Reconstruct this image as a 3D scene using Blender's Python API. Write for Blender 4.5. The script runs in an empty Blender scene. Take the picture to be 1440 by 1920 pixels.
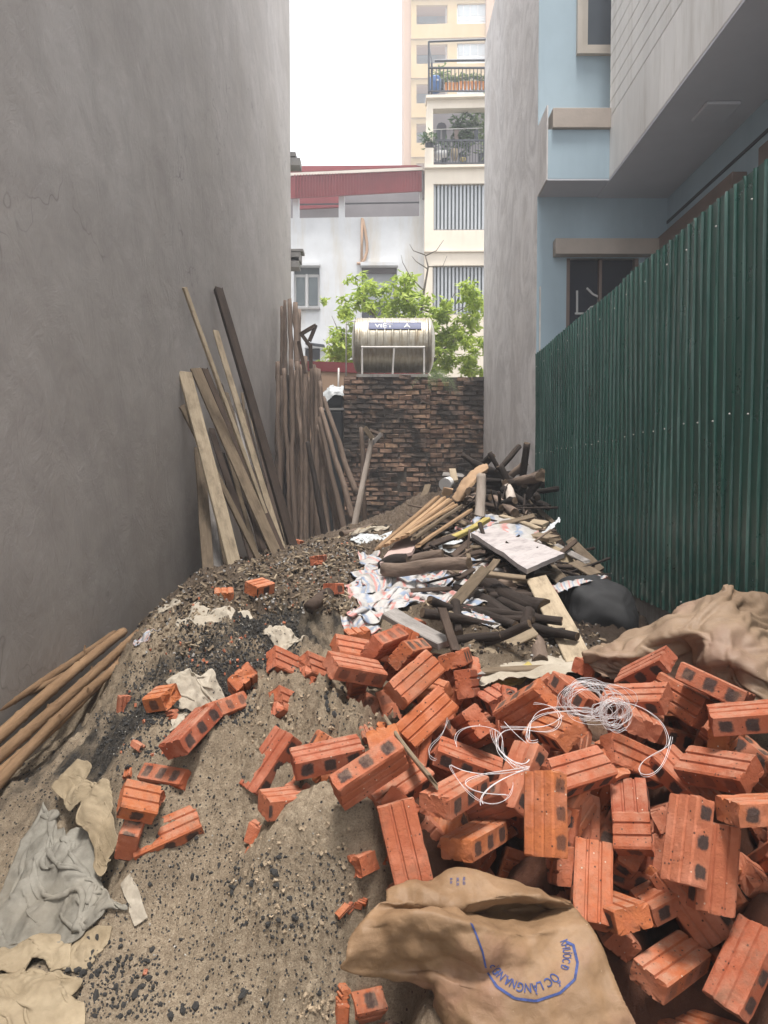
import bpy, bmesh, math, random
import numpy as np
from mathutils import Vector, Matrix, Quaternion, noise
from mathutils.bvhtree import BVHTree
random.seed(7); RNG = np.random.default_rng(7)
S = bpy.context.scene; COL = S.collection
R = math.radians

# ------------------------------------------------------------------ camera
EYE = Vector((0, 0, 1.5)); PITCH = math.atan2(57, 1440)
cam = bpy.data.cameras.new('camera'); camo = bpy.data.objects.new('camera', cam); COL.objects.link(camo)
camo.location = EYE; camo.rotation_euler = (math.pi/2 - PITCH, 0, 0)
cam.sensor_fit = 'HORIZONTAL'; cam.sensor_width = 36; cam.lens = 36; cam.clip_start = .05; cam.clip_end = 500
S.camera = camo
# ------------------------------------------------------------------ overcast daylight
SUN_DIR = Vector((.0, -.22, 1)).normalized()          # towards the sun
elev = math.asin(SUN_DIR.z); azi = math.atan2(SUN_DIR.x, SUN_DIR.y)
W = bpy.data.worlds.new('World'); S.world = W; W.use_nodes = True
nt = W.node_tree; bg = nt.nodes['Background']
sky = nt.nodes.new('ShaderNodeTexSky'); sky.sky_type = 'NISHITA'; sky.sun_disc = False
sky.sun_elevation = elev; sky.sun_rotation = azi; sky.air_density = 1.5; sky.dust_density = 8; sky.ozone_density = 1
mx = nt.nodes.new('ShaderNodeMix'); mx.data_type = 'RGBA'; mx.inputs['Factor'].default_value = .85
mx.inputs[7].default_value = (9.6, 9.7, 9.9, 1)         # the even white cloud cover
nt.links.new(sky.outputs[0], mx.inputs[6]); nt.links.new(mx.outputs[2], bg.inputs[0]); bg.inputs[1].default_value = .108
sun = bpy.data.lights.new('sun', 'SUN'); sun.energy = 3.0; sun.angle = R(13); sun.color = (1, .965, .92)
suno = bpy.data.objects.new('sun', sun); COL.objects.link(suno); suno.location = (3, -3, 20)
suno.rotation_euler = SUN_DIR.to_track_quat('Z', 'Y').to_euler()
S.view_settings.view_transform = 'Standard'; S.view_settings.look = 'None'
S.view_settings.exposure = 1.16; S.view_settings.gamma = 1
S.render.engine = 'CYCLES'; S.cycles.use_denoising = True
S.cycles.max_bounces = 6; S.cycles.diffuse_bounces = 3; S.cycles.glossy_bounces = 2; S.cycles.volume_bounces = 0

# ------------------------------------------------------------------ helpers
FW = Vector((0, math.cos(PITCH), -math.sin(PITCH))); UP = Vector((0, math.sin(PITCH), math.cos(PITCH)))
def ray(x, y): return FW*1440 + Vector((1, 0, 0))*(x-720) + UP*(960-y)
def at(x, y, Y):                     # the point of the place at depth Y that the photo shows at pixel (x, y)
    r = ray(x, y); return EYE + r*(Y/r.y)
def atX(x, y, X):
    r = ray(x, y); return EYE + r*(X/r.x)
def tag(o, label=None, cat=None, group=None, kind=None):
    if label: o['label'] = label
    if cat: o['category'] = cat
    if group: o['group'] = group
    if kind: o['kind'] = kind
    return o
def mesh(name, v, f, mats, smooth=False, mi=None):
    me = bpy.data.meshes.new(name); me.from_pydata([tuple(p) for p in v], [], [tuple(q) for q in f])
    for m in (mats if isinstance(mats, (list, tuple)) else [mats]): me.materials.append(m)
    if smooth: me.polygons.foreach_set('use_smooth', [True]*len(me.polygons))
    if mi is not None: me.polygons.foreach_set('material_index', mi)
    me.update(); return me
def put(name, me, parent=None, M=None):
    o = bpy.data.objects.new(name, me); COL.objects.link(o)
    if M is not None: o.matrix_world = M
    if parent: o.parent = parent
    return o
def empty(name, loc=(0, 0, 0)):
    o = bpy.data.objects.new(name, None); COL.objects.link(o); o.location = loc; o.empty_display_size = .1; return o
class MB:
    """collects boxes and tubes into one mesh"""
    def __init__(s): s.v = []; s.f = []
    def add(s, v, f):
        n = len(s.v); s.v += [tuple(p) for p in v]; s.f += [tuple(i+n for i in q) for q in f]; return s
    def box(s, x0, x1, y0, y1, z0, z1):
        return s.add([(x0,y0,z0),(x1,y0,z0),(x1,y1,z0),(x0,y1,z0),(x0,y0,z1),(x1,y0,z1),(x1,y1,z1),(x0,y1,z1)],
                     [(3,2,1,0),(4,5,6,7),(0,1,5,4),(1,2,6,5),(2,3,7,6),(3,0,4,7)])
    def obox(s, c, M, dx, dy, dz):
        P = [(-1,-1,-1),(1,-1,-1),(1,1,-1),(-1,1,-1),(-1,-1,1),(1,-1,1),(1,1,1),(-1,1,1)]
        return s.add([Vector(c) + M @ Vector((p[0]*dx/2, p[1]*dy/2, p[2]*dz/2)) for p in P],
                     [(3,2,1,0),(4,5,6,7),(0,1,5,4),(1,2,6,5),(2,3,7,6),(3,0,4,7)])
    def tube(s, pts, r, n=8, cap=True):
        pts = [Vector(p) for p in pts]; k = len(pts); rr = r if isinstance(r, (list, tuple)) else [r]*k
        v = []; f = []; a = None
        for i, p in enumerate(pts):
            t = (pts[min(i+1, k-1)] - pts[max(i-1, 0)]).normalized()
            if a is None: a = t.orthogonal().normalized()
            a = (a - t*a.dot(t)).normalized(); b = t.cross(a)
            for j in range(n):
                q = 2*math.pi*j/n; v.append(p + (a*math.cos(q) + b*math.sin(q))*rr[i])
        for i in range(k-1):
            for j in range(n): f.append((i*n+j, i*n+(j+1) % n, (i+1)*n+(j+1) % n, (i+1)*n+j))
        if cap: f += [tuple(range(n-1, -1, -1)), tuple((k-1)*n+j for j in range(n))]
        return s.add(v, f)
    def build(s, name, m, parent=None, smooth=False, bevel=0):
        o = put(name, mesh(name, s.v, s.f, m, smooth), parent)
        if bevel:
            b = o.modifiers.new('b', 'BEVEL'); b.width = bevel; b.segments = 2; b.limit_method = 'ANGLE'
        return o
def part(name, parent, m, *boxes, bevel=0):
    mb = MB()
    for b in boxes: mb.box(*b)
    return mb.build(name, m, parent, bevel=bevel)

# ------------------------------------------------------------------ materials (procedural)
class NT:
    def __init__(s, name):
        s.m = bpy.data.materials.new(name); s.m.use_nodes = True; s.t = s.m.node_tree
        s.b = s.t.nodes['Principled BSDF']; s.tc = s.t.nodes.new('ShaderNodeTexCoord')
    def n(s, typ, **kw):
        o = s.t.nodes.new('ShaderNode'+typ)
        for k, v in kw.items(): setattr(o, k, v)
        return o
    def l(s, a, b): s.t.links.new(a, b)
    def co(s, scale=(1, 1, 1), src='Object'):
        mp = s.n('Mapping'); s.l(s.tc.outputs[src], mp.inputs[0]); mp.inputs['Scale'].default_value = scale; return mp.outputs[0]
    def noise(s, co, scale, det=5, rough=.6, dist=0):
        o = s.n('TexNoise'); s.l(co, o.inputs['Vector']); o.inputs['Scale'].default_value = scale
        o.inputs['Detail'].default_value = det; o.inputs['Roughness'].default_value = rough; o.inputs['Distortion'].default_value = dist
        return o.outputs['Fac']
    def ramp(s, fac, stops, interp='LINEAR'):
        o = s.n('ValToRGB'); s.l(fac, o.inputs[0]); e = o.color_ramp.elements; o.color_ramp.interpolation = interp
        while len(e) < len(stops): e.new(.5)
        for i, (p, c) in enumerate(stops):
            e[i].position = p; e[i].color = (c, c, c, 1) if isinstance(c, (int, float)) else (*c[:3], 1)
        return o.outputs[0]
    def mix(s, fac, a, b, blend='MIX'):
        o = s.n('Mix', data_type='RGBA', blend_type=blend)
        for sock, v in ((o.inputs[0], fac), (o.inputs[6], a), (o.inputs[7], b)):
            if hasattr(v, 'is_output'): s.l(v, sock)
            elif isinstance(v, (int, float)): sock.default_value = v
            else: sock.default_value = (*v[:3], 1)
        return o.outputs[2]
    def math(s, op, a, b=0., c=None):
        o = s.n('Math', operation=op)
        for i, v in enumerate((a, b) if c is None else (a, b, c)):
            if hasattr(v, 'is_output'): s.l(v, o.inputs[i])
            else: o.inputs[i].default_value = v
        return o.outputs[0]
    def bump(s, h, strength=.5, dist=.01, prev=None):
        o = s.n('Bump'); s.l(h, o.inputs['Height']); o.inputs['Strength'].default_value = strength; o.inputs['Distance'].default_value = dist
        if prev is not None: s.l(prev, o.inputs['Normal'])
        s.l(o.outputs[0], s.b.inputs['Normal']); return o.outputs[0]
    def col(s, c):
        if hasattr(c, 'is_output'): s.l(c, s.b.inputs['Base Color'])
        else: s.b.inputs['Base Color'].default_value = (*c[:3], 1)
    def rough(s, r, metal=0, spec=.5):
        if hasattr(r, 'is_output'): s.l(r, s.b.inputs['Roughness'])
        else: s.b.inputs['Roughness'].default_value = r
        s.b.inputs['Metallic'].default_value = metal; s.b.inputs['Specular IOR Level'].default_value = spec
    def rand(s):
        o = s.n('ObjectInfo'); return o.outputs['Random']
def flat(name, c, rough=.7, metal=0, var=.25, scale=3, bump=.15, stretch=(1, 1, 1), spec=.4, dirt=None):
    t = NT(name); co = t.co(stretch); n1 = t.noise(co, scale, 6, .65)
    d = tuple(x*(1-var) for x in c); u = tuple(min(1, x*(1+var)) for x in c)
    k = t.ramp(n1, [(.3, d), (.7, u)])
    if dirt: k = t.mix(t.ramp(t.noise(t.co((1, 1, .15)), scale*1.7, 5, .7), [(.5, 0), (.72, .75)]), k, dirt)
    t.col(k); t.rough(rough, metal, spec); t.bump(t.noise(co, scale*8, 4), bump, .01); return t.m

def m_plaster():          # left wall: hand-trowelled cement render
    t = NT('cement_render'); co = t.co(); v = t.co((1, .55, .9))
    a = t.noise(v, 1.1, 7, .6, .6); b = t.noise(co, .45, 4, .5); c = t.noise(t.co((1, .45, .8)), 4, 9, .72, .8)
    k = t.ramp(a, [(.3, (.385, .352, .33)), (.5, (.445, .412, .39)), (.7, (.505, .472, .45))])
    k = t.mix(t.ramp(b, [(.35, 0), (.7, .55)]), k, (.33, .295, .26))
    k = t.mix(t.ramp(c, [(.36, .35), (.6, 0)]), k, (.25, .224, .21))
    sp = t.noise(co, 26, 3, .6); k = t.mix(t.ramp(sp, [(.7, 0), (.78, .5)]), k, (.42, .4, .385))
    t.col(k); t.rough(.82, 0, .35)
    vo = t.n('TexVoronoi', feature='DISTANCE_TO_EDGE'); t.l(t.n('VectorMath', operation='ADD').outputs[0], vo.inputs['Vector']); va = vo.inputs['Vector'].links[0].from_node; t.l(co, va.inputs[0]); wv = t.n('TexNoise'); t.l(co, wv.inputs['Vector']); wv.inputs['Scale'].default_value = 3; t.l(wv.outputs['Color'], va.inputs[1]); vo.inputs['Scale'].default_value = .55
    k = t.mix(t.math('MULTIPLY', t.ramp(vo.outputs['Distance'], [(.0, .55), (.006, 0)]), t.ramp(t.noise(co, .8, 3), [(.5, 0), (.6, 1)])), k, (.09, .08, .075)); sz = t.n('SeparateXYZ'); t.l(t.tc.outputs['Object'], sz.inputs[0])
    k = t.mix(t.math('MULTIPLY', t.ramp(t.math('ADD', t.math('MULTIPLY', sz.outputs[2], .4), t.math('MULTIPLY', t.noise(co, 2.5, 6, .7), .5)), [(.3, .6), (.75, 0)]), 1.), k, (.17, .145, .115))
    tw = t.n('TexWave', bands_direction='DIAGONAL'); t.l(co, tw.inputs[0]); tw.inputs['Scale'].default_value = .9; tw.inputs['Distortion'].default_value = 14; tw.inputs['Detail'].default_value = 4; k = t.mix(t.ramp(tw.outputs['Fac'], [(.3, .1), (.6, 0)]), k, (.25, .225, .21)); t.col(k)
    t.bump(t.noise(t.co((1, 1, .7)), 3.5, 10, .74, .8), .5, .03); return t.m
def m_streak():           # raw cement side wall of the blue house, streaked by trowel and rain
    t = NT('streaked_cement'); v = t.co((1, .6, .5)); a = t.noise(v, 2.0, 12, .74, 2.4); b = t.noise(t.co((1, 1, .4)), 1.3, 5, .6)
    k = t.ramp(a, [(.3, (.52, .5, .495)), (.45, (.66, .64, .635)), (.55, (.78, .76, .755)), (.68, (.88, .865, .86))])
    k = t.mix(t.ramp(b, [(.45, 0), (.75, .5)]), k, (.6, .56, .53))
    t.col(k); t.rough(.85, 0, .3); t.bump(t.noise(t.co((1, 1, .75)), 9, 9, .75, .8), .7, .02); return t.m
def m_sand():
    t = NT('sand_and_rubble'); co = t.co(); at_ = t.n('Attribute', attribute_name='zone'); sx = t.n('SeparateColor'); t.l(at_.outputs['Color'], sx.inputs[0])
    g = t.noise(co, 190, 3, .75); m = t.noise(co, 42, 8, .8); w = t.noise(co, 3.2, 5, .6)
    k = t.ramp(m, [(.3, (.22, .162, .108)), (.5, (.39, .305, .212)), (.72, (.54, .435, .315))])
    k = t.mix(t.ramp(w, [(.38, .5), (.58, 0)]), k, (.24, .183, .125))
    k = t.mix(t.ramp(g, [(.34, .7), (.46, 0)]), k, (.12, .09, .062)); k = t.mix(t.ramp(g, [(.58, 0), (.68, .6)]), k, (.62, .53, .41))
    vo = t.n('TexVoronoi'); t.l(co, vo.inputs['Vector']); vo.inputs['Scale'].default_value = 62
    wn = t.n('SeparateColor'); t.l(vo.outputs['Color'], wn.inputs[0])
    spec = t.math('MULTIPLY', t.ramp(vo.outputs['Distance'], [(.2, 1), (.3, 0)]), t.ramp(wn.outputs[0], [(.8, 0), (.82, 1)]))
    k = t.mix(spec, k, (.035, .032, .034))
    rub = t.ramp(t.noise(co, 42, 7, .75), [(.3, (.05, .036, .026)), (.5, (.125, .092, .066)), (.66, (.2, .158, .12)), (.78, (.34, .29, .24))])
    k = t.mix(sx.outputs[0], k, rub)
    ash = t.ramp(t.noise(co, 75, 6, .8), [(.36, (.02, .018, .016)), (.56, (.075, .066, .056)), (.68, (.2, .175, .14)), (.76, (.42, .38, .32))])
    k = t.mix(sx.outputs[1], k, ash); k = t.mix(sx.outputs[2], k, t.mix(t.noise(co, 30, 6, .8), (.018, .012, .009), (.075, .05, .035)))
    k = t.mix(at_.outputs['Alpha'], k, t.mix(t.noise(co, 40, 6, .8), (.06, .024, .015), (.2, .085, .05)))  # dark red-brown painted on the ground as shade between the bricks
    t.col(k); t.rough(.93, 0, .2)
    p = t.bump(t.noise(co, 40, 9, .85), 1.0, .02); t.bump(g, .8, .006, p); return t.m
def m_brick():
    t = NT('fired_clay'); co = t.co(); r = t.rand(); off = t.n('VectorMath', operation='ADD'); t.l(co, off.inputs[0])
    cx = t.n('CombineXYZ'); t.l(t.math('MULTIPLY', r, 37.), cx.inputs[0]); t.l(t.math('MULTIPLY', r, 91.), cx.inputs[1]); t.l(cx.outputs[0], off.inputs[1]); cr = off.outputs[0]
    base = t.ramp(r, [(0, (.44, .128, .045)), (.2, (.34, .09, .038)), (.4, (.45, .155, .08)), (.55, (.29, .07, .033)), (.7, (.47, .15, .05)), (.85, (.36, .095, .045)), (1, (.43, .13, .055))])
    n1 = t.noise(cr, 16, 6, .7); k = t.mix(t.ramp(n1, [(.35, .5), (.62, 0)]), base, (.3, .075, .036))
    k = t.mix(t.ramp(t.noise(cr, 9, 4, .6), [(.48, 0), (.74, .6)]), k, (.55, .24, .155))
    vo = t.n('TexVoronoi'); t.l(cr, vo.inputs['Vector']); vo.inputs['Scale'].default_value = 95; vs = t.n('SeparateColor'); t.l(vo.outputs['Color'], vs.inputs[0])
    sp = t.math('MULTIPLY', t.ramp(vo.outputs['Distance'], [(.22, 1), (.34, 0)]), t.ramp(vs.outputs[0], [(.86, 0), (.88, 1)]))
    k = t.mix(sp, k, (.085, .03, .02))
    sp2 = t.math('MULTIPLY', t.ramp(vo.outputs['Distance'], [(.18, 1), (.26, 0)]), t.ramp(vs.outputs[1], [(.975, 0), (.98, 1)])); k = t.mix(sp2, k, (.55, .45, .36))
    # kiln scorch marks: three dark squares along each narrow side
    s3 = t.n('SeparateXYZ'); t.l(t.tc.outputs['Object'], s3.inputs[0]); x, y, z = s3.outputs
    xr = t.math('SUBTRACT', x, t.math('MULTIPLY', t.math('ROUND', t.math('DIVIDE', x, .072)), .072))
    nn = t.math('MULTIPLY', t.math('SUBTRACT', t.noise(cr, 30, 6, .75), .5), 1.1)
    dx = t.math('ABSOLUTE', t.math('DIVIDE', xr, .0215)); dz = t.math('ABSOLUTE', t.math('DIVIDE', z, .0225))
    d = t.math('POWER', t.math('ADD', t.math('POWER', dx, 5.), t.math('POWER', dz, 5.)), .2)
    msk = t.ramp(t.math('ADD', d, nn), [(.72, 1), (1.0, 0)])
    side = t.math('GREATER_THAN', t.math('ABSOLUTE', y), .0478)
    amt = t.ramp(t.math('FRACT', t.math('MULTIPLY', r, 13.7)), [(0, .93), (.7, .9), (.85, .55), (1, .35)])
    k = t.mix(t.math('MULTIPLY', t.math('MULTIPLY', msk, side), amt), k, t.mix(t.noise(cr, 60, 4, .7), (.012, .01, .01), (.05, .044, .042)))
    # sand dust lying on upward faces
    ge = t.n('NewGeometry'); gz = t.n('SeparateXYZ'); t.l(ge.outputs['Normal'], gz.inputs[0])
    du = t.math('MULTIPLY', t.ramp(gz.outputs[2], [(.45, 0), (.95, 1)]), t.ramp(t.noise(cr, 20, 6, .75), [(.42, 0), (.68, .6)]))
    k = t.mix(du, k, (.4, .27, .19)); k = t.mix(t.math('MULTIPLY', t.ramp(t.noise(cr, 7, 7, .75, .5), [(.52, 0), (.66, .7)]), t.math('FRACT', t.math('MULTIPLY', r, 5.9))), k, t.mix(t.noise(cr, 50, 4), (.13, .06, .035), (.27, .17, .115)))
    t.col(k); t.rough(.86, 0, .3)
    p = t.bump(t.noise(cr, 60, 7, .8), .8, .008); t.bump(t.noise(cr, 14, 4, .6), .5, .014, p); return t.m
def m_wood(name, dark, light, grain=26, stain=.5, rough=.85):
    t = NT(name); r = t.rand(); co = t.co((1, 9, 9)); off = t.n('VectorMath', operation='ADD'); t.l(co, off.inputs[0])
    cx = t.n('CombineXYZ'); t.l(t.math('MULTIPLY', r, 53.), cx.inputs[0]); t.l(t.math('MULTIPLY', r, 17.), cx.inputs[1]); t.l(cx.outputs[0], off.inputs[1]); c = off.outputs[0]
    a = t.noise(c, grain/6, 7, .7, .8); k = t.ramp(a, [(.28, dark), (.72, light)])
    k = t.mix(.38, k, t.mix(r, tuple(x*.55 for x in dark), tuple(min(1, x*1.25) for x in light)))
    o2 = t.n('VectorMath', operation='ADD'); t.l(t.co((1, 2, 2)), o2.inputs[0]); t.l(cx.outputs[0], o2.inputs[1])
    k = t.mix(t.ramp(t.noise(o2.outputs[0], 7, 6, .7), [(.48, 0), (.7, stain)]), k, tuple(x*.45 for x in dark))
    k = t.mix(t.ramp(t.noise(o2.outputs[0], 21, 5, .75), [(.62, 0), (.74, .5)]), k, tuple(min(1, x*1.5+.05) for x in light))
    t.col(k); t.rough(rough, 0, .25); t.bump(a, .5, .008); return t.m
def m_bark(name, dark, light):
    t = NT(name); r = t.rand(); co = t.co((.55, 3, 3)); off = t.n('VectorMath', operation='ADD'); t.l(co, off.inputs[0])
    cx = t.n('CombineXYZ'); t.l(t.math('MULTIPLY', r, 53.), cx.inputs[0]); t.l(cx.outputs[0], off.inputs[1]); c = off.outputs[0]
    a = t.noise(c, 13, 8, .72, .6); b = t.noise(c, 4, 4, .6)
    k = t.ramp(a, [(.3, dark), (.7, light)]); k = t.mix(t.ramp(b, [(.48, 0), (.66, .7)]), k, tuple(min(1, x*1.35+.02) for x in light))
    k = t.mix(t.math('MULTIPLY', t.math('FRACT', t.math('MULTIPLY', r, 7.3)), .75), k, tuple(x*.7 for x in dark)); k = t.mix(t.math('MULTIPLY', t.math('FRACT', t.math('MULTIPLY', r, 3.1)), .35), k, tuple(min(1, x*1.5) for x in light)); t.col(k); t.rough(.85, 0, .3); t.bump(a, .8, .012); return t.m
def m_sheet():            # green painted steel, scratched, dusty towards the foot
    t = NT('green_painted_steel'); co = t.co(); k = t.ramp(t.noise(t.co((1, 1, .12)), 7, 6, .65), [(.3, (.006, .052, .04)), (.7, (.011, .078, .06))])
    k = t.mix(t.ramp(t.noise(t.co((1, 6, .35)), 9, 8, .8, .6), [(.7, 0), (.76, .4)]), k, (.13, .19, .165))
    s = t.n('SeparateXYZ'); t.l(t.tc.outputs['Object'], s.inputs[0])
    rb = t.math('MULTIPLY', t.math('LESS_THAN', s.outputs[0], -.006), t.ramp(t.noise(t.co((1, 30, .5)), 2.2, 6, .75), [(.42, 0), (.66, .6)])); k = t.mix(rb, k, (.09, .19, .155)); k = t.mix(t.math('MULTIPLY', t.rand(), .3), k, (.012, .085, .068))
    low = t.ramp(s.outputs[2], [(0, 1), (.75, 0)]) ; k = t.mix(t.math('MULTIPLY', low, t.ramp(t.noise(t.co((1, 2, .8)), 11, 7, .75), [(.45, 0), (.75, .75)])), k, (.2, .19, .165))
    t.col(k); t.rough(t.ramp(t.noise(co, 5, 5), [(.3, .24), (.7, .42)]), 0, .5); t.bump(t.noise(co, 3, 3), .06, .02); return t.m
def m_sack(name, c1, c2, stain, weave=420, rough=.6, sc=1.0):
    t = NT(name); co = t.co(); k = t.ramp(t.noise(co, 7*sc, 6, .65), [(.3, c1), (.7, c2)])
    k = t.mix(t.ramp(t.noise(co, 3.2*sc, 4, .6), [(.52, 0), (.68, .5)]), k, stain)
    k = t.mix(t.ramp(t.noise(co, 42*sc, 5, .8), [(.69, 0), (.73, .7)]), k, (.62, .52, .38))
    t.col(k); t.rough(rough, 0, .35)
    p = t.bump(t.noise(co, 34*sc, 6, .7, .6), .4, .006)
    for vs, st, ds in ((8*sc, .35, .02), (17*sc, .35, .011), (38*sc, .3, .005)):   # crumple facets
        wn = t.n('TexNoise'); t.l(co, wn.inputs['Vector']); wn.inputs['Scale'].default_value = vs*.6; ad = t.n('VectorMath', operation='MULTIPLY_ADD'); t.l(wn.outputs['Color'], ad.inputs[0]); ad.inputs[1].default_value = (.9/vs,)*3; t.l(co, ad.inputs[2])
        vo = t.n('TexVoronoi'); t.l(ad.outputs[0], vo.inputs['Vector']); vo.inputs['Scale'].default_value = vs; p = t.bump(vo.outputs['Distance'], st, ds, p)
    w = t.n('TexWave', bands_direction='DIAGONAL'); t.l(co, w.inputs[0]); w.inputs['Scale'].default_value = weave
    t.bump(w.outputs['Fac'], .12, .001, p); return t.m
def m_stripe():           # woven plastic tarpaulin with red, white and blue stripes
    t = NT('striped_tarpaulin'); uv = t.n('UVMap'); s = t.n('SeparateXYZ'); t.l(uv.outputs[0], s.inputs[0])
    v = t.math('FRACT', t.math('ADD', t.math('MULTIPLY', s.outputs[0], 6.), t.math('MULTIPLY', t.noise(t.co(), 9, 4), .7)))
    k = t.ramp(v, [(0, (.4, .38, .36)), (.3, (.36, .34, .32)), (.36, (.45, .19, .17)), (.45, (.42, .2, .18)), (.5, (.42, .4, .39)), (.7, (.38, .37, .36)), (.76, (.21, .26, .35)), (.86, (.23, .27, .35)), (.92, (.4, .38, .37))])
    k = t.mix(t.ramp(t.noise(t.co(), 11, 6, .7), [(.5, 0), (.75, .6)]), k, (.25, .22, .19)); t.col(k); t.rough(.5, 0, .4)
    t.bump(t.noise(t.co(), 40, 5, .7), .35, .006); return t.m
def m_oldbrick():
    t = NT('weathered_brick'); r = t.rand(); g = t.n('NewGeometry'); mp = t.n('Mapping'); t.l(g.outputs['Position'], mp.inputs[0]); wp = mp.outputs[0]
    k = t.ramp(r, [(0, (.27, .165, .12)), (.35, (.4, .25, .17)), (.6, (.22, .15, .12)), (.8, (.46, .29, .18)), (1, (.33, .22, .16))])
    k = t.mix(t.ramp(t.noise(wp, 14, 6, .7), [(.4, .6), (.65, 0)]), k, (.1, .07, .055))
    k = t.mix(t.ramp(t.noise(wp, 1.7, 6, .65, .7), [(.42, 0), (.56, .9)]), k, (.035, .034, .032))      # black mould
    k = t.mix(t.ramp(t.noise(wp, 2.6, 4, .6), [(.63, 0), (.72, .55)]), k, (.05, .06, .025))              # moss
    t.col(k); t.rough(.92, 0, .2); t.bump(t.noise(wp, 60, 6, .75), .7, .01); return t.m
def m_steel():
    t = NT('stained_stainless'); co = t.co((1, 1, 1)); k = t.ramp(t.noise(t.co((7, 1, 1)), 4, 6, .7), [(.3, (.27, .235, .175)), (.7, (.5, .47, .4))])
    k = t.mix(t.ramp(t.noise(t.co((2, 1, 1)), 3, 5, .7), [(.5, 0), (.72, .7)]), k, (.3, .22, .12)); t.col(k)
    t.rough(t.ramp(t.noise(co, 6, 5), [(.3, .34), (.7, .55)]), .8, .5); t.bump(t.noise(co, 5, 3), .2, .02); return t.m
def m_glass(name, c, rough=.12):
    t = NT(name); t.col(t.ramp(t.noise(t.co(), 1.3, 3), [(.3, tuple(x*.8 for x in c)), (.7, c)])); t.rough(rough, 0, .6); return t.m
def m_leaf(name, c1, c2):
    t = NT(name); g = t.n('NewGeometry'); k = t.mix(g.outputs['Random Per Island'], c1, c2); t.col(k); t.rough(.55, 0, .35)
    t.b.inputs['Transmission Weight'].default_value = 0
    tr = t.n('BsdfTranslucent'); t.l(k, tr.inputs[0]); mixs = t.n('MixShader'); mixs.inputs[0].default_value = .4
    out = t.t.nodes['Material Output']; t.l(t.b.outputs[0], mixs.inputs[1]); t.l(tr.outputs[0], mixs.inputs[2]); t.l(mixs.outputs[0], out.inputs[0]); return t.m
def m_net():
    t = NT('black_shade_net'); co = t.co((1, 1, 1)); w = t.n('TexWave'); t.l(co, w.inputs[0]); w.inputs['Scale'].default_value = 95; w.inputs['Distortion'].default_value = 1.5
    w2 = t.n('TexWave', bands_direction='Z'); t.l(co, w2.inputs[0]); w2.inputs['Scale'].default_value = 95; w2.inputs['Distortion'].default_value = 1.5
    h = t.math('MULTIPLY', w.outputs['Fac'], w2.outputs['Fac']); k = t.mix(h, (.006, .006, .007), (.05, .05, .053))
    t.col(t.mix(t.ramp(t.noise(co, 7, 5), [(.4, 0), (.7, .35)]), k, (.05, .049, .049))); t.rough(.6, 0, .35); t.bump(h, .5, .003); return t.m

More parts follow.
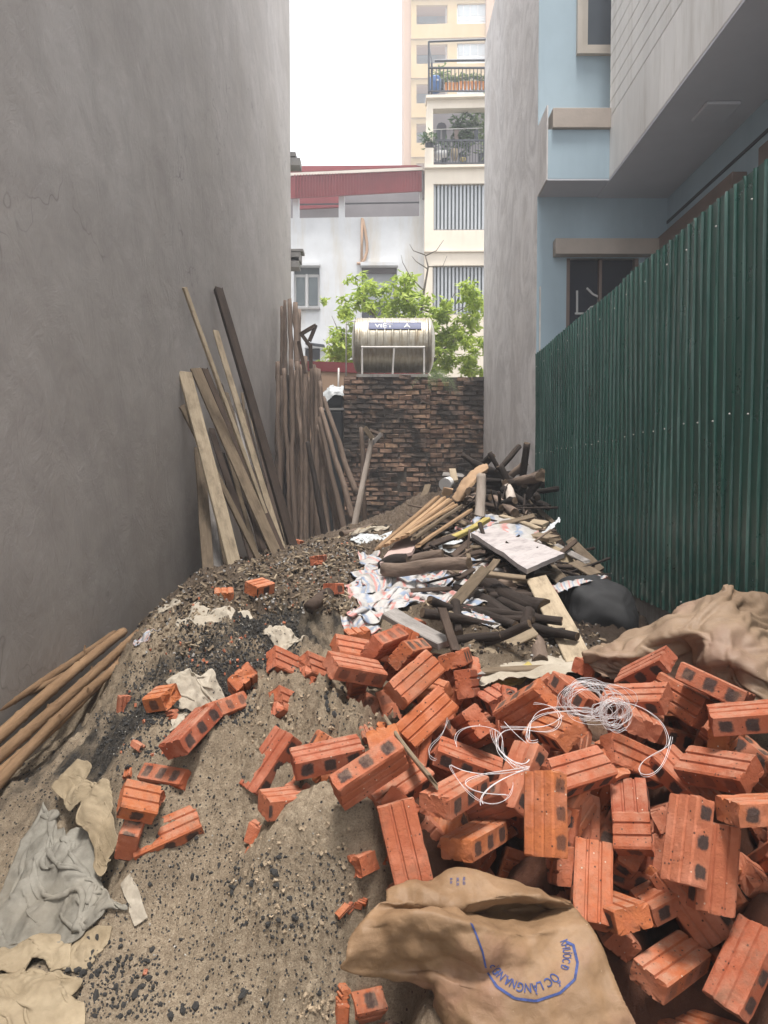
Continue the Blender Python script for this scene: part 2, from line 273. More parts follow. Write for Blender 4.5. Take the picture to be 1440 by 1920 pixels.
M = dict(plaster=m_plaster(), streak=m_streak(), sand=m_sand(), brick=m_brick(), sheet=m_sheet(), oldbrick=m_oldbrick(), steel=m_steel(), stripe=m_stripe(), net=m_net(),
    plank=m_wood('weathered_plank', (.08, .057, .038), (.235, .178, .12)), plank_tan=m_wood('tan_plank', (.2, .15, .098), (.42, .34, .24), stain=.6),
    plank_grey=m_wood('grey_plank', (.13, .115, .105), (.31, .285, .265)), plank_dark=m_wood('dark_plank', (.028, .019, .015), (.085, .058, .043)),
    lath=m_wood('fresh_lath', (.22, .13, .07), (.42, .28, .165), stain=.35), cut=m_wood('sawn_end', (.05, .035, .026), (.14, .095, .06)), pink=m_wood('pink_board', (.36, .25, .22), (.52, .4, .36), stain=.25),
    white=m_wood('whitewashed_board', (.27, .235, .23), (.45, .41, .4), stain=.55), bark=m_bark('pole_bark', (.055, .038, .029), (.22, .16, .122)), bark_dark=m_bark('dark_bark', (.008, .0055, .0045), (.036, .024, .018)),
    bark_light=m_bark('pale_bark', (.22, .17, .13), (.46, .4, .35)), bamboo=m_bark('bamboo_skin', (.1, .055, .029), (.27, .165, .088)),
    mortar=flat('old_mortar', (.085, .072, .06), .95, var=.5, scale=6, bump=.6), concrete=flat('plinth_concrete', (.3, .285, .265), .9, var=.3, scale=4, bump=.4, dirt=(.12, .1, .085)),
    blue=flat('pale_blue_paint', (.38, .49, .56), .75, var=.07, scale=1.4, bump=.08, dirt=(.33, .43, .5)), blue_trim=flat('beige_trim', (.42, .365, .32), .75, var=.12, scale=3),
    siding=flat('white_cladding', (.84, .83, .81), .6, var=.14, scale=2, bump=.08, dirt=(.55, .52, .48), stretch=(1, 1, .2)), soffit=flat('soffit_paint', (.6, .61, .66), .8, var=.08, scale=1),
    groove=flat('cladding_joint', (.1, .1, .16), .7), brown_trim=flat('brown_lintel', (.19, .14, .12), .75, var=.15),
    glass=m_glass('window_glass', (.12, .14, .165)), glass_dark=m_glass('dark_window', (.028, .032, .045)), glass_grey=m_glass('curtained_glass', (.16, .19, .2), .3), glass_pale=m_glass('pale_glass', (.5, .53, .53), .3),
    frame_white=flat('white_frame', (.62, .61, .6), .45, var=.08), frame_cream=flat('cream_frame', (.52, .47, .41), .5, var=.08), ledge=flat('grey_ledge', (.22, .21, .2), .85),
    greywall=flat('grey_white_wall', (.56, .57, .58), .85, var=.12, scale=1.1, bump=.12, dirt=(.47, .42, .34)), redroof=flat('red_sheet', (.2, .028, .032), .5, var=.15, scale=2, bump=.05),
    cream=flat('cream_wall', (.7, .625, .52), .85, var=.08, scale=1, bump=.1, dirt=(.6, .52, .42)), yellow=flat('ochre_tower', (.43, .3, .135), .9, var=.1, scale=.35, bump=.05, dirt=(.47, .35, .2)),
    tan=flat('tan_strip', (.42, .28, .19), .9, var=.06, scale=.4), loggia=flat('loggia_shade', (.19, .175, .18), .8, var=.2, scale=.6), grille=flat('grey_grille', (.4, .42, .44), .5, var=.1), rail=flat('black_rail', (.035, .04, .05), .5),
    barrel=flat('blue_barrel', (.05, .13, .32), .4, var=.15), terracotta=flat('orange_planter', (.62, .22, .045), .7, var=.2), blackplastic=flat('black_plastic', (.02, .022, .024), .45, var=.3), greytarp=m_sack('grey_plastic', (.36, .38, .39), (.55, .57, .58), (.3, .3, .29), rough=.45),
    pipe=flat('white_pipe', (.6, .58, .55), .5), bluelabel=flat('blue_label', (.03, .045, .14), .5), lettering=flat('white_letters', (.75, .75, .76), .6), ink=flat('blue_ink', (.03, .05, .16), .7, var=.5, scale=60),
    papersack=m_sack('brown_woven_sack', (.15, .088, .045), (.27, .168, .092), (.21, .1, .078)), tansack=m_sack('tan_woven_sack', (.165, .108, .068), (.28, .195, .128), (.19, .11, .09), sc=.7),
    canvas=m_sack('cream_canvas', (.2, .15, .09), (.35, .28, .185), (.19, .14, .085), weave=300, rough=.85), greycloth=m_sack('grey_felt', (.12, .108, .086), (.28, .262, .222), (.17, .14, .1), weave=260, rough=.9),
    rag=m_sack('cream_rag', (.27, .23, .175), (.43, .38, .31), (.2, .16, .11), rough=.9), string=flat('white_nylon', (.62, .58, .58), .35, var=.05, bump=0), coal=flat('charcoal', (.032, .03, .028), .65, var=.6, scale=40, bump=.6, spec=.6), ash=flat('ash_white', (.36, .34, .3), .9), clod=flat('damp_clod', (.33, .255, .175), .95, var=.3, scale=30, bump=.5, spec=.2), cardboard=flat('cardboard', (.34, .22, .13), .85, var=.2, scale=6),
    leaf=m_leaf('bright_leaf', (.24, .34, .05), (.5, .6, .12)), leaf2=m_leaf('fern_leaf', (.1, .16, .06), (.24, .3, .13)), leaf3=m_leaf('potted_leaf', (.03, .07, .025), (.1, .17, .06)), twig=flat('grey_twig', (.14, .12, .105), .9), asphalt=flat('worn_concrete', (.16, .15, .14), .9, var=.2), yellowedge=m_wood('yellow_board', (.27, .21, .06), (.42, .34, .12)))

# ================================================================== SETTING
WX, FX = -1.7, 1.65           # planes of the left wall and of the fence / blue house side wall
def K(px, Y): return (px-720)/1440*Y*(1.0)          # pixel column -> X at depth Y
def Z(py, Y): return at(720, py, Y).z
def quad(pts, Y, thick, name, m, parent=None):      # slab whose outline the photo shows at these pixels, at depth Y
    f = [at(x, y, Y) for x, y in pts]; n = len(f); b = [p + Vector((0, thick, 0)) for p in f]
    return MB().add(f+b, [tuple(range(n-1, -1, -1)), tuple(range(n, 2*n))] + [(i, (i+1) % n, n+(i+1) % n, n+i) for i in range(n)]).build(name, m, parent)

g = put('ground', mesh('ground', [(-90, -30, -.06), (90, -30, -.06), (90, 140, -.06), (-90, 140, -.06)], [(0, 1, 2, 3)], M['asphalt'])); tag(g, kind='structure')

# ---- poses of the loose bricks: position, rotation vector, size
BR = [[-0.094, 2.97, 0.834, 0.51, 0.365, 0.322, 0.22, 0.105, 0.063],
 [-0.105, 2.782, 0.814, 0.275, 0.377, 0.51, 0.22, 0.105, 0.063],
 [0.003, 2.98, 0.863, -3.292, -1.955, -1.019, 0.22, 0.105, 0.063],
 [0.111, 3.371, 0.792, -1.712, 1.54, 2.973, 0.22, 0.105, 0.063],
 [0.102, 2.991, 0.824, -1.464, 2.068, -1.107, 0.22, 0.105, 0.063],
 [0.109, 2.701, 0.799, 0.93, -0.031, 0.9, 0.22, 0.105, 0.063],
 [0.145, 2.641, 0.678, 1.037, -0.269, 0.738, 0.22, 0.105, 0.063],
 [0.29, 3.076, 0.784, 0.091, -0.395, -1.754, 0.22, 0.105, 0.063],
 [0.318, 2.899, 0.731, -1.159, 1.112, -1.636, 0.22, 0.105, 0.063],
 [-0.034, 2.925, 0.63, -0.863, -1.094, -3.558, 0.22, 0.105, 0.063],
 [0.016, 2.488, 0.617, -2.824, -2.583, 0.727, 0.22, 0.105, 0.063],
 [-0.175, 2.346, 0.649, 3.265, 0.443, 0.167, 0.22, 0.105, 0.063],
 [-0.041, 2.14, 0.679, -3.871, -0.268, -1.3, 0.22, 0.105, 0.063],
 [-0.381, 2.525, 0.565, 3.072, 1.168, 1.288, 0.22, 0.105, 0.063],
 [-0.3, 2.26, 0.54, 3.02, 0.766, -0.129, 0.13, 0.105, 0.063],
 [0.056, 2.084, 0.504, 0.967, 0.826, -1.127, 0.22, 0.105, 0.063],
 [0.207, 2.184, 0.598, 0.021, -0.077, -2.226, 0.22, 0.105, 0.063],
 [0.269, 2.23, 0.444, -0.011, -0.227, -2.195, 0.22, 0.105, 0.063],
 [0.226, 2.454, 0.406, -0.063, -0.143, -2.248, 0.22, 0.105, 0.063],
 [0.419, 2.352, 0.58, -1.301, 8.52, -7.545, 0.22, 0.105, 0.063],
 [0.442, 2.067, 0.592, 1.454, 0.21, -1.874, 0.22, 0.105, 0.063],
 [0.488, 2.459, 0.222, 1.155, 0.294, -0.199, 0.22, 0.105, 0.063],
 [0.576, 2.088, 0.387, 0.591, 0.671, -1.688, 0.22, 0.105, 0.063],
 [0.589, 2.272, 0.445, 0.632, 1.02, -1.427, 0.22, 0.105, 0.063],
 [0.728, 2.223, 0.519, -1.426, -0.444, 4.105, 0.22, 0.105, 0.063],
 [0.712, 2.147, 0.499, 0.766, -0.316, -0.317, 0.11, 0.105, 0.063],
 [0.768, 2.291, 0.317, 1.696, 0.683, -1.788, 0.16, 0.105, 0.063],
 [0.781, 2.216, 0.305, 0.265, 0.633, 2.268, 0.22, 0.105, 0.063],
 [0.799, 1.987, 0.557, 1.456, 0.02, -2.138, 0.22, 0.105, 0.063],
 [0.866, 1.979, 0.489, 0.879, 1.146, -1.443, 0.22, 0.105, 0.063],
 [0.992, 1.966, 0.647, 2.943, 0.229, -0.01, 0.22, 0.105, 0.063],
 [0.97, 2.201, 0.664, 0.407, -0.42, -0.949, 0.22, 0.105, 0.063],
 [0.842, 2.53, 0.723, -0.177, 0.4, -1.589, 0.22, 0.105, 0.063],
 [1.002, 2.607, 0.617, 2.934, 0.634, -0.52, 0.22, 0.105, 0.063],
 [0.787, 2.393, 0.62, 0.837, 0.578, 0.101, 0.22, 0.105, 0.063],
 [0.577, 2.249, 0.638, 0.629, 0.166, 0.545, 0.22, 0.105, 0.063],
 [0.952, 2.775, 0.813, 0.141, -0.703, -0.718, 0.22, 0.105, 0.063],
 [0.846, 2.556, 0.769, 0.335, -0.357, -0.673, 0.22, 0.105, 0.063],
 [1.003, 2.568, 0.761, 1.087, -0.529, -1.157, 0.22, 0.105, 0.063],
 [1.06, 2.439, 0.842, 0.494, 0.249, 2.349, 0.22, 0.105, 0.063],
 [1.074, 2.231, 0.808, -3.003, 0.412, -0.281, 0.22, 0.105, 0.063],
 [0.422, 2.873, 0.677, 0.319, -0.185, -1.237, 0.12, 0.105, 0.063],
 [0.488, 2.619, 0.724, 1.602, -1.112, 0.102, 0.22, 0.105, 0.063],
 [0.707, 2.795, 0.718, 2.45, -1.58, -0.58, 0.22, 0.105, 0.063],
 [0.563, 2.479, 0.692, -1.562, 1.763, 4.26, 0.22, 0.105, 0.063],
 [0.296, 2.587, 0.67, -1.137, 0.421, -1.516, 0.22, 0.105, 0.063],
 [0.278, 2.51, 0.573, 0.177, 0.304, -0.161, 0.22, 0.105, 0.063],
 [0.762, 1.991, 0.215, 0.2, 0.072, 0.671, 0.22, 0.105, 0.063],
 [0.911, 1.898, 0.272, -1.174, 4.349, -2.817, 0.22, 0.105, 0.063],
 [0.831, 1.966, 0.048, -0.049, -0.315, -0.974, 0.22, 0.105, 0.063],
 [0.946, 2.073, 0.203, -0.481, 1.631, 4.33, 0.22, 0.105, 0.063],
 [0.733, 2.479, -0.075, 0.067, -0.071, -0.868, 0.22, 0.105, 0.063],
 [0.63, 2.064, 0.322, -0.14, -0.347, -1.319, 0.22, 0.105, 0.063],
 [1.192, 2.24, 0.353, 2.07, -1.652, 0.24, 0.22, 0.105, 0.063],
 [1.029, 2.094, 0.391, -0.979, 0.418, -2.607, 0.12, 0.105, 0.063],
 [0.885, 3.132, 0.723, 3.008, 0.946, -0.445, 0.22, 0.105, 0.063],
 [0.299, 2.374, 0.228, 0.175, -0.025, -1.332, 0.15, 0.105, 0.063],
 [-0.84, 2.875, 0.682, -2.51, 3.204, 4.112, 0.1, 0.105, 0.063],
 [-0.595, 2.768, 0.664, -3.109, -1.94, -0.614, 0.22, 0.105, 0.063],
 [-0.661, 2.609, 0.646, 0.579, -0.158, -1.983, 0.22, 0.105, 0.063],
 [-0.625, 2.934, 0.537, 0.158, -0.429, -1.702, 0.22, 0.105, 0.063],
 [-0.759, 2.489, 0.539, 2.357, 1.481, -0.609, 0.22, 0.105, 0.063],
 [-0.772, 2.386, 0.491, 0.506, 0.445, 0.239, 0.12, 0.105, 0.063],
 [-0.771, 2.457, 0.463, -4.597, 0.807, 3.535, 0.1, 0.08, 0.035],
 [-0.796, 2.387, 0.39, 1.617, 1.286, 1.337, 0.13, 0.105, 0.063],
 [-0.702, 2.44, 0.371, 2.037, -0.25, 0.465, 0.22, 0.105, 0.063],
 [-0.548, 2.951, 0.725, 0.207, -0.909, -1.115, 0.15, 0.105, 0.063],
 [-0.405, 3.068, 0.764, 0.61, 0.697, 0.382, 0.13, 0.105, 0.063],
 [-0.277, 3.048, 0.751, -0.908, 0.792, -2.384, 0.12, 0.105, 0.063],
 [-0.359, 2.792, 0.679, -0.992, 0.74, -2.321, 0.12, 0.105, 0.063],
 [-0.055, 2.059, 0.05, 2.112, 0.608, 0.138, 0.1, 0.105, 0.063],
 [0.021, 2.083, -0.051, 1.653, 0.54, 0.396, 0.1, 0.105, 0.063],
 [-0.061, 2.147, 0.42, 0.08, -0.299, -2.288, 0.1, 0.075, 0.06]]
BL = ["grooved red brick half hidden behind the heap's left peak bricks",
 'red brick with two scorch squares low on its front, left end of the heap top',
 "smooth orange-topped brick at the very peak of the heap's left side",
 'scorch-marked brick just behind the orange-topped peak brick',
 'dark-ended brick tucked right under the orange-topped peak brick',
 'large grooved brick tilted diagonally right of the peak bricks',
 'grooved brick directly below the large diagonal one, parallel to it',
 'brick end-on beside the dark post behind the heap',
 'brick end-on right below the brick beside the dark post',
 'brick poking from the sand under the left end of the heap top',
 "pink short-faced grooved brick behind the wedged thin board's left",
 'brick with three black squares half buried at the sand edge',
 'long orange grooved brick with a broken corner, left middle of the heap',
 'tilted brick with three grey squares, furthest left on the sand edge',
 'half-buried rough brick piece below the tilted three-square brick',
 "tall grooved brick standing above the printed sack's left end",
 "grooved brick with square end facing camera under the string's left loops",
 "brick with sand-dusted top below the string's left loops",
 'shaded brick squeezed between the string-covered and sand-dusted bricks',
 'narrow grooved brick standing on end beneath the string knot',
 'upright grooved brick with three black squares, centre of the heap',
 "brown grooved brick leaning just above the printed sack's fold",
 'tall pink grooved brick right of the brown leaning one',
 'dull upright brick behind the tall pink grooved one',
 'grooved upright brick under the broken stub with level grooves',
 'broken brick stub with level grooves, right of centre',
 'short upright brick below the broken stub with level grooves',
 'brick with one grey square under the short upright brick',
 'upright orange brick with three dark squares, right of centre',
 'tall plain grooved brick standing right behind the orange upright one',
 'yellowish brick with dark square at the right edge of the heap',
 'big flat-lying grooved brick with rough right end, right side',
 'rough-ended brick right under the densest string coil',
 'scorched brick running back from below the densest string coil',
 'large grooved brick under the rough-ended one, hanging string in front',
 'shaded grooved brick behind the three-square upright in the centre',
 'roof-like top brick just below the tan sack',
 'pink grooved brick just below the roof-like top brick',
 'grooved brick with rough end right of the pink one below the tan sack',
 "long brick with dark squares sloping under the tan sack's hem",
 'dark brick with squares at the right edge below the sack hem',
 'small stubby grooved brick near the white sheet',
 'pink grooved brick leaning left of the string coil',
 "brick with one black square peeking above the string coil's left",
 'broad orange brick under the middle of the string, rough end to camera',
 'rough brick end standing below the stubby grooved brick',
 'shaded grooved brick left of the string knot',
 'bright orange grooved brick at the lower right, beside the sack',
 'big pink brick with a chipped side at the lower right edge',
 'pink brick cut by the bottom edge of the picture',
 'pink brick half hidden behind the lower right big brick',
 "orange brick half covered by the printed sack's right edge",
 'rough brick end showing below the short upright brick',
 'dark rough brick at the right edge under the yellowish one',
 'brick with dark square at the right edge above the big pink brick',
 "brick with dark square under the lower hem of the tan sack's left end",
 'orange grooved brick end poking out above the printed sack',
 'broken grooved brick left of the cream rag',
 'orange brick with dark marks at both ends, below the cream rag',
 'tilted brick with rough end leaning under the dark-marked orange one',
 'half-buried brick right under the dark-marked orange one',
 'brick with three dark ovals lying left on the sand',
 'grooved brick piece under the brown burnt slab',
 'brown burnt brick slab on the leftmost grooved piece',
 'brick with one dark oval sticking down below the burnt slab',
 'flush grooved brick almost buried in the sand, left',
 'rough red brick block right of the cream rag',
 'broken grooved brick right of the rough red block',
 "sandy brick piece stuck in the mound beside the heap's left top",
 'broken brick half sunk in sand above the tilted three-square brick',
 'brick with dark square at the bottom edge left of the sack',
 'brick with dark square cut by the bottom edge, left of the sack',
 'rounded red brick lump in the sand mound above the sack']
# ---- terrain: the mound of sand and rubble that fills the plot
CP = []
for x, y, Y in [(20,1905,2.02),(150,1900,2.02),(300,1905,2.0),(450,1905,1.98),(560,1900,1.98),(100,1800,2.2),(250,1800,2.16),(400,1800,2.08),(520,1790,2.04),(600,1800,2.02),
    (330,1700,2.3),(430,1700,2.14),(540,1690,2.07),(620,1690,2.07),(480,1620,2.16),(560,1545,2.17),(620,1560,2.14),(670,1590,2.14),(240,1650,2.42),(400,1620,2.32),(440,1560,2.38),
    (120,1560,2.72),(60,1490,2.95),(180,1480,2.8),(330,1540,2.46),(420,1480,2.5),(250,1420,2.75),(150,1410,3.0),(360,1430,2.62),(470,1430,2.52),(230,1350,3.05),(190,1330,3.25),
    (280,1330,2.98),(330,1280,3.1),(300,1240,3.4),(260,1215,3.8),(420,1330,2.85),(520,1370,2.62),(600,1330,2.72),(640,1390,2.55),(680,1340,2.66),(560,1280,2.85),(480,1290,2.95),(540,1250,3.1),
    (430,1230,3.2),(380,1190,3.5),(330,1165,3.9),(310,1140,4.3),(480,1190,3.35),(560,1200,3.25),(520,1160,3.65),(600,1160,3.6),(640,1150,3.65),(430,1140,3.9),(350,1095,4.9),(400,1078,5.4),
    (450,1062,6.0),(500,1045,6.5),(540,1025,6.9),(600,1022,7.1),(480,1110,4.4),(560,1100,4.5),(620,1080,4.9),(640,1130,4.1),(560,1060,5.4),(650,1030,6.2),(660,1000,7.8),(700,985,8.6),(750,965,9.6),(620,1010,8.2),
    (700,1090,4.55),(760,1080,4.75),(700,1150,3.85),(780,1140,4.05),(850,1150,3.95),(830,1040,5.3),(780,1010,6.0),(900,1000,6.0),(880,960,6.9),(930,925,7.6),(985,945,7.5),(900,905,8.6),(960,985,6.6),(1020,1010,6.0),
    (980,1060,4.9),(1060,1060,5.2),(1110,1080,5.2),(930,1130,4.1),(1000,1150,4.05),(1060,1180,3.9),(1000,1240,3.35),(920,1240,3.3),(880,1225,3.3),(1150,1190,4.1),(1200,1200,3.9),(1110,1230,3.4),(780,1180,3.5)]:
    CP.append(tuple(at(x, y, Y)))
CP += [(-1.7,1.4,.1),(-.6,1.3,.06),(.3,1.3,.02),(1.2,1.3,-.02),(1.65,1.8,0),(1.65,2.6,.2),(.35,1.75,.1),(.8,1.75,-.03),(1.2,1.8,0),(.1,1.95,.16),(.4,2.15,.2),(.8,2.15,.1),(1.15,2.1,.2),
    (.25,2.45,.4),(.6,2.5,.42),(.95,2.5,.48),(1.3,2.4,.45),(.1,2.65,.53),(.4,2.8,.55),(.75,2.85,.56),(1.1,2.85,.58),(1.5,2.9,.55),(.2,3.1,.65),(.8,3.2,.64),(1.2,3.3,.6),(1.6,3.6,.55),(-.08,2.35,.5),(-.1,2.7,.58),(-.05,3.0,.68),
    (1.65,5.2,.7),(1.65,6.5,.8),(1.65,8,.7),(1.6,4.4,.55),(-1.7,3.0,.25),(-1.7,4.0,.3),(-1.7,5.0,.42),(-1.7,6.2,.55),(-1.7,7.5,.6),(-1.7,9,.55),(-1.7,11,.5),(-1.7,12.8,.5),(-.9,11,.62),(-.3,11.5,.75),(.4,11.8,.8),(1.2,11.5,.8),(1.65,12.8,.7),(1.65,10,.7),(.9,9.6,.9),(.3,10.2,.9)]
CP += [(-1.5,2.9,.2),(-1.5,3.3,.24),(-1.52,3.8,.3),(-1.55,4.4,.38)]
for i, b in enumerate(BR):                 # the ground carries the loose bricks
    q = Quaternion(Vector(b[3:6]).normalized(), Vector(b[3:6]).length); e = sum(abs((q @ Vector(u)).z)*d/2 for u, d in (((1,0,0), b[6]), ((0,1,0), b[7]), ((0,0,1), b[8])))
    if i in (65, 61): continue
    CP.append((b[0], b[1], b[2]-e*.55) if i >= 57 or 9 <= i <= 14 else (b[0], b[1]+.05, b[2]-e-.13))
CP = np.array(CP); cpx = CP[:, :2]
def tpsk(d2): return .5*d2*np.log(d2+1e-9)
nC = len(CP); A_ = np.zeros((nC+3, nC+3)); d2 = ((cpx[:, None]-cpx[None])**2).sum(-1); A_[:nC, :nC] = tpsk(d2) + np.eye(nC)*.004
A_[:nC, nC] = 1; A_[:nC, nC+1:] = cpx; A_[nC, :nC] = 1; A_[nC+1:, :nC] = cpx.T
cw = np.linalg.solve(A_, np.r_[CP[:, 2], 0, 0, 0])
def hbase(x, y):
    x = np.asarray(x, float); y = np.asarray(y, float); o = cw[nC] + cw[nC+1]*x + cw[nC+2]*y
    for i in range(nC): o = o + cw[i]*tpsk((x-cpx[i, 0])**2 + (y-cpx[i, 1])**2)
    o = o + .055*np.exp(-((x+.23)/.2)**2-((y-2.13)/.09)**2) - .05*np.exp(-((x+.32)/.22)**2-((y-2.36)/.08)**2) + .035*np.exp(-((x+.2)/.16)**2-((y-2.66)/.14)**2) + .04*np.exp(-((x+.3)/.3)**2-((y-3.62)/.1)**2) - .05*np.exp(-((x+.35)/.3)**2-((y-3.42)/.07)**2)
    return np.clip(o, -.04, 1.35)
def blob(x, y, cx, cy, rx, ry): return np.clip(1.25 - ((x-cx)/rx)**2 - ((y-cy)/ry)**2, 0, 1)
def zones(x, y):
    rub = np.clip(np.maximum(np.clip((y-3.75-.35*np.sin(x*3))/.5, 0, 1), 0*x), 0, 1)
    ash = np.maximum.reduce([blob(x, y, -.68, 3.25, .4, .33), blob(x, y, -.95, 3.0, .28, .22), blob(x, y, -.5, 3.5, .3, .3), .55*blob(x, y, -1.25, 3.1, .4, .35)])
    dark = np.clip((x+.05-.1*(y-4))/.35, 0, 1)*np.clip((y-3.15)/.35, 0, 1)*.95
    gap_shade = np.clip(np.maximum.reduce([blob(x, y, .85, 2.3, .9, .75), blob(x, y, .22, 2.45, .3, .5)]), 0, 1)  # shade of the gaps under the bricks, put into the ground colour
    return rub, ash, dark, gap_shade
def lumps(x, y):               # how clotted the surface is
    return .8 + np.maximum.reduce([2.3*blob(x, y, -.25, 2.65, .42, .36), 1.5*blob(x, y, -.2, 2.02, .22, .16), 1.7*blob(x, y, -.7, 3.6, .8, .7), .8*np.clip((y-3.6)/.6, 0, 1)])
ys = [1.25]
while ys[-1] < 12.9: ys.append(ys[-1] + max(.0075, .0036*ys[-1]))
ys = np.array(ys); xs = np.linspace(WX-.02, FX+.03, 430); XX, YY = np.meshgrid(xs, ys); H = hbase(XX.ravel(), YY.ravel()).reshape(XX.shape)
L_ = lumps(XX, YY); RB, AS, DK, GS = zones(XX, YY); N2 = np.array([noise.noise((x*7, y*7, 3.3))+.6*noise.noise((x*19, y*19, 1.)) for x, y in zip(XX.ravel(), YY.ravel())]).reshape(XX.shape); AS = np.clip(AS*1.7+N2*1.3-.45, 0, 1)*(AS > 0); RB = np.clip(RB+N2*.8*(RB > 0)*(RB < 1), 0, 1); N1 = np.empty(XX.size)
for i, (x, y) in enumerate(zip(XX.ravel(), YY.ravel())):
    N1[i] = noise.noise((x*7, y*7, 1.3))*.020 + noise.noise((x*17, y*17, 4))*.013 + (abs(noise.noise((x*31, y*31, 9))) - .2)*.014 + noise.noise((x*75, y*75, 2))*.0045 + noise.noise((x*150, y*150, 6))*.003*(y < 4)
H = H + N1.reshape(XX.shape)*L_*1.75 + np.clip(RB, 0, 1)*0
nr, nc = XX.shape; V_ = np.stack([XX.ravel(), YY.ravel(), H.ravel()], 1)
ii = np.arange(nr*nc).reshape(nr, nc); F_ = np.stack([ii[:-1, :-1], ii[:-1, 1:], ii[1:, 1:], ii[1:, :-1]], -1).reshape(-1, 4)
me = bpy.data.meshes.new('terrain'); me.vertices.add(len(V_)); me.vertices.foreach_set('co', V_.ravel()); me.loops.add(F_.size); me.loops.foreach_set('vertex_index', F_.ravel())
me.polygons.add(len(F_)); me.polygons.foreach_set('loop_start', np.arange(0, F_.size, 4)); me.polygons.foreach_set('use_smooth', np.ones(len(F_), bool)); me.update(calc_edges=True); me.validate()
ca = me.color_attributes.new('zone', 'FLOAT_COLOR', 'POINT'); ca.data.foreach_set('color', np.stack([RB.ravel(), AS.ravel(), DK.ravel(), GS.ravel()], 1).ravel()); me.materials.append(M['sand'])
tag(put('terrain', me), kind='structure')
def hz(x, y):
    j = int(np.clip(np.searchsorted(ys, y), 0, nr-1)); i = int(np.clip(round((x-xs[0])/(xs[1]-xs[0])), 0, nc-1)); return float(H[j, i])

# ---- left neighbour: bare cement render
lw = empty('rendered_building', (WX-1, 5, 0)); tag(lw, 'tall building with bare grey-brown cement side wall filling the left', 'building')
def rp(o, p):                    # parent keeping place
    o.parent = p; o.matrix_parent_inverse = Matrix.Translation(p.location).inverted(); return o
rp(part('wall', None, M['plaster'], (-6, WX, -4, 14.2, -.05, 11.6)), lw)
for y, x1, h in ((300, 566, .09), (287, 558, .05), (478, 566, .1), (468, 571, .03), (488, 563, .12)):
    rp(part('ledge', None, M['ledge'], (WX-.05, K(x1, 14.28), 14.202, 14.5, Z(y, 14.2)-h, Z(y, 14.2)+h/2)), lw)

# ---- blue house on the right
bh = empty('blue_house', (3, 9, 0)); tag(bh, 'pale blue house with white clad upper bay overhanging the green fence', 'house')
def hp(name, m, *b, bevel=0): return rp(part(name, None, M[m], *b, bevel=bevel), bh)
FY = 8.385
hp('side_wall', 'streak', (FX, FX+.2, 8.402, 12.84, -.05, 8.66))
hp('body', 'concrete', (FX+.205, 6, 8.65, 12.83, -.05, 8.6)); hp('upper_floor', 'concrete', (2.46, 6, 1, 8.37, 4.58, 10))
hp('front_wall', 'blue', (FX+.002, 1.97, FY, 8.4, 0, 10), (1.97, 3.3, FY, 8.4, 3.91, 6.04), (1.97, 3.3, FY, 8.4, 0, 2.2), (1.97, 2.05, FY, 8.4, 6.04, 8.5), (2.75, 3.3, FY, 8.4, 2.2, 3.91), (2.85, 3.3, FY, 8.4, 6.04, 8.5), (1.97, 3.3, FY, 8.4, 8.5, 10))
w = hp('window', 'frame_cream', (2.05, 2.11, 8.33, 8.46, 6.04, 8.5), (2.112, 2.85, 8.33, 8.46, 6.04, 6.1), (2.11, 2.17, 8.37, 8.44, 6.1, 8.45), (2.172, 2.85, 8.37, 8.44, 6.1, 6.15)); part('pane', w, M['glass'], (2.172, 2.85, 8.41, 8.42, 6.15, 8.45))
w = hp('window', 'brown_trim', (1.97, 2.01, 8.40, 8.5, 2.2, 3.91), (2.71, 2.75, 8.40, 8.5, 2.2, 3.91), (2.012, 2.708, 8.41, 8.5, 3.0, 3.04), (2.33, 2.36, 8.41, 8.5, 2.2, 3.9)); part('pane', w, M['glass_dark'], (2.012, 2.708, 8.47, 8.48, 2.2, 3.91))
gr = MB(); gr.tube([at(1082, 545, 8.46), at(1082, 590, 8.46)], .012); gr.tube([at(1078, 563+25, 8.46), at(1120, 588, 8.46)], .012); gr.tube([at(1100, 540, 8.46), at(1112, 552, 8.46), at(1125, 558, 8.46)], .012); gr.tube([at(1098, 588, 8.46), at(1108, 576, 8.46), at(1124, 573, 8.46)], .012)
gr.build('window_grille', M['frame_white'], w)
hp('lintel', 'blue_trim', (1.82, 3.04, 8.25, FY-.002, 3.915, 4.08), bevel=.006)
hp('balcony', 'blue', (FX+.012, 2.288, 7.92, FY-.002, 4.571, 5.06)); hp('balcony_side', 'streak', (FX-.003, FX+.01, 7.915, FY-.002, 4.56, 5.3)); hp('balcony_cap', 'blue_trim', (FX+.05, 2.288, 7.88, FY-.002, 5.063, 5.26), bevel=.006)
hp('bay_wall', 'siding', (2.3, 2.45, 1.4, 7.92, 4.572, 10)); hp('bay_skirt', 'siding', (2.285, 2.299, 1.4, 7.922, 4.572, 5.17)); hp('bay_joint', 'groove', (2.2965, 2.2995, 1.4, 7.921, 5.17, 9.9))
z = 5.182; bm_ = None
while z < 8.6:
    if bm_ is None: bm_ = MB().box(2.285, 2.296, 1.4, 7.922, 0, .142).build('cladding_board', M['siding']); o = bm_
    else: o = put('cladding_board', bm_.data)
    o.location.z = z; rp(o, bh); z += .154
hp('soffit', 'soffit', (2.287, 4.2, 1.4, FY-.002, 4.545, 4.569)); hp('soffit', 'soffit', (FX+.013, 2.285, 7.921, FY-.002, 4.555, 4.569))
hp('inner_wall', 'blue', (3.05, 3.2, 1.0, FY-.002, 0, 4.543)); hp('shadow_gap', 'rail', (3.04, 3.049, 1.0, FY-.004, 4.27, 4.3))
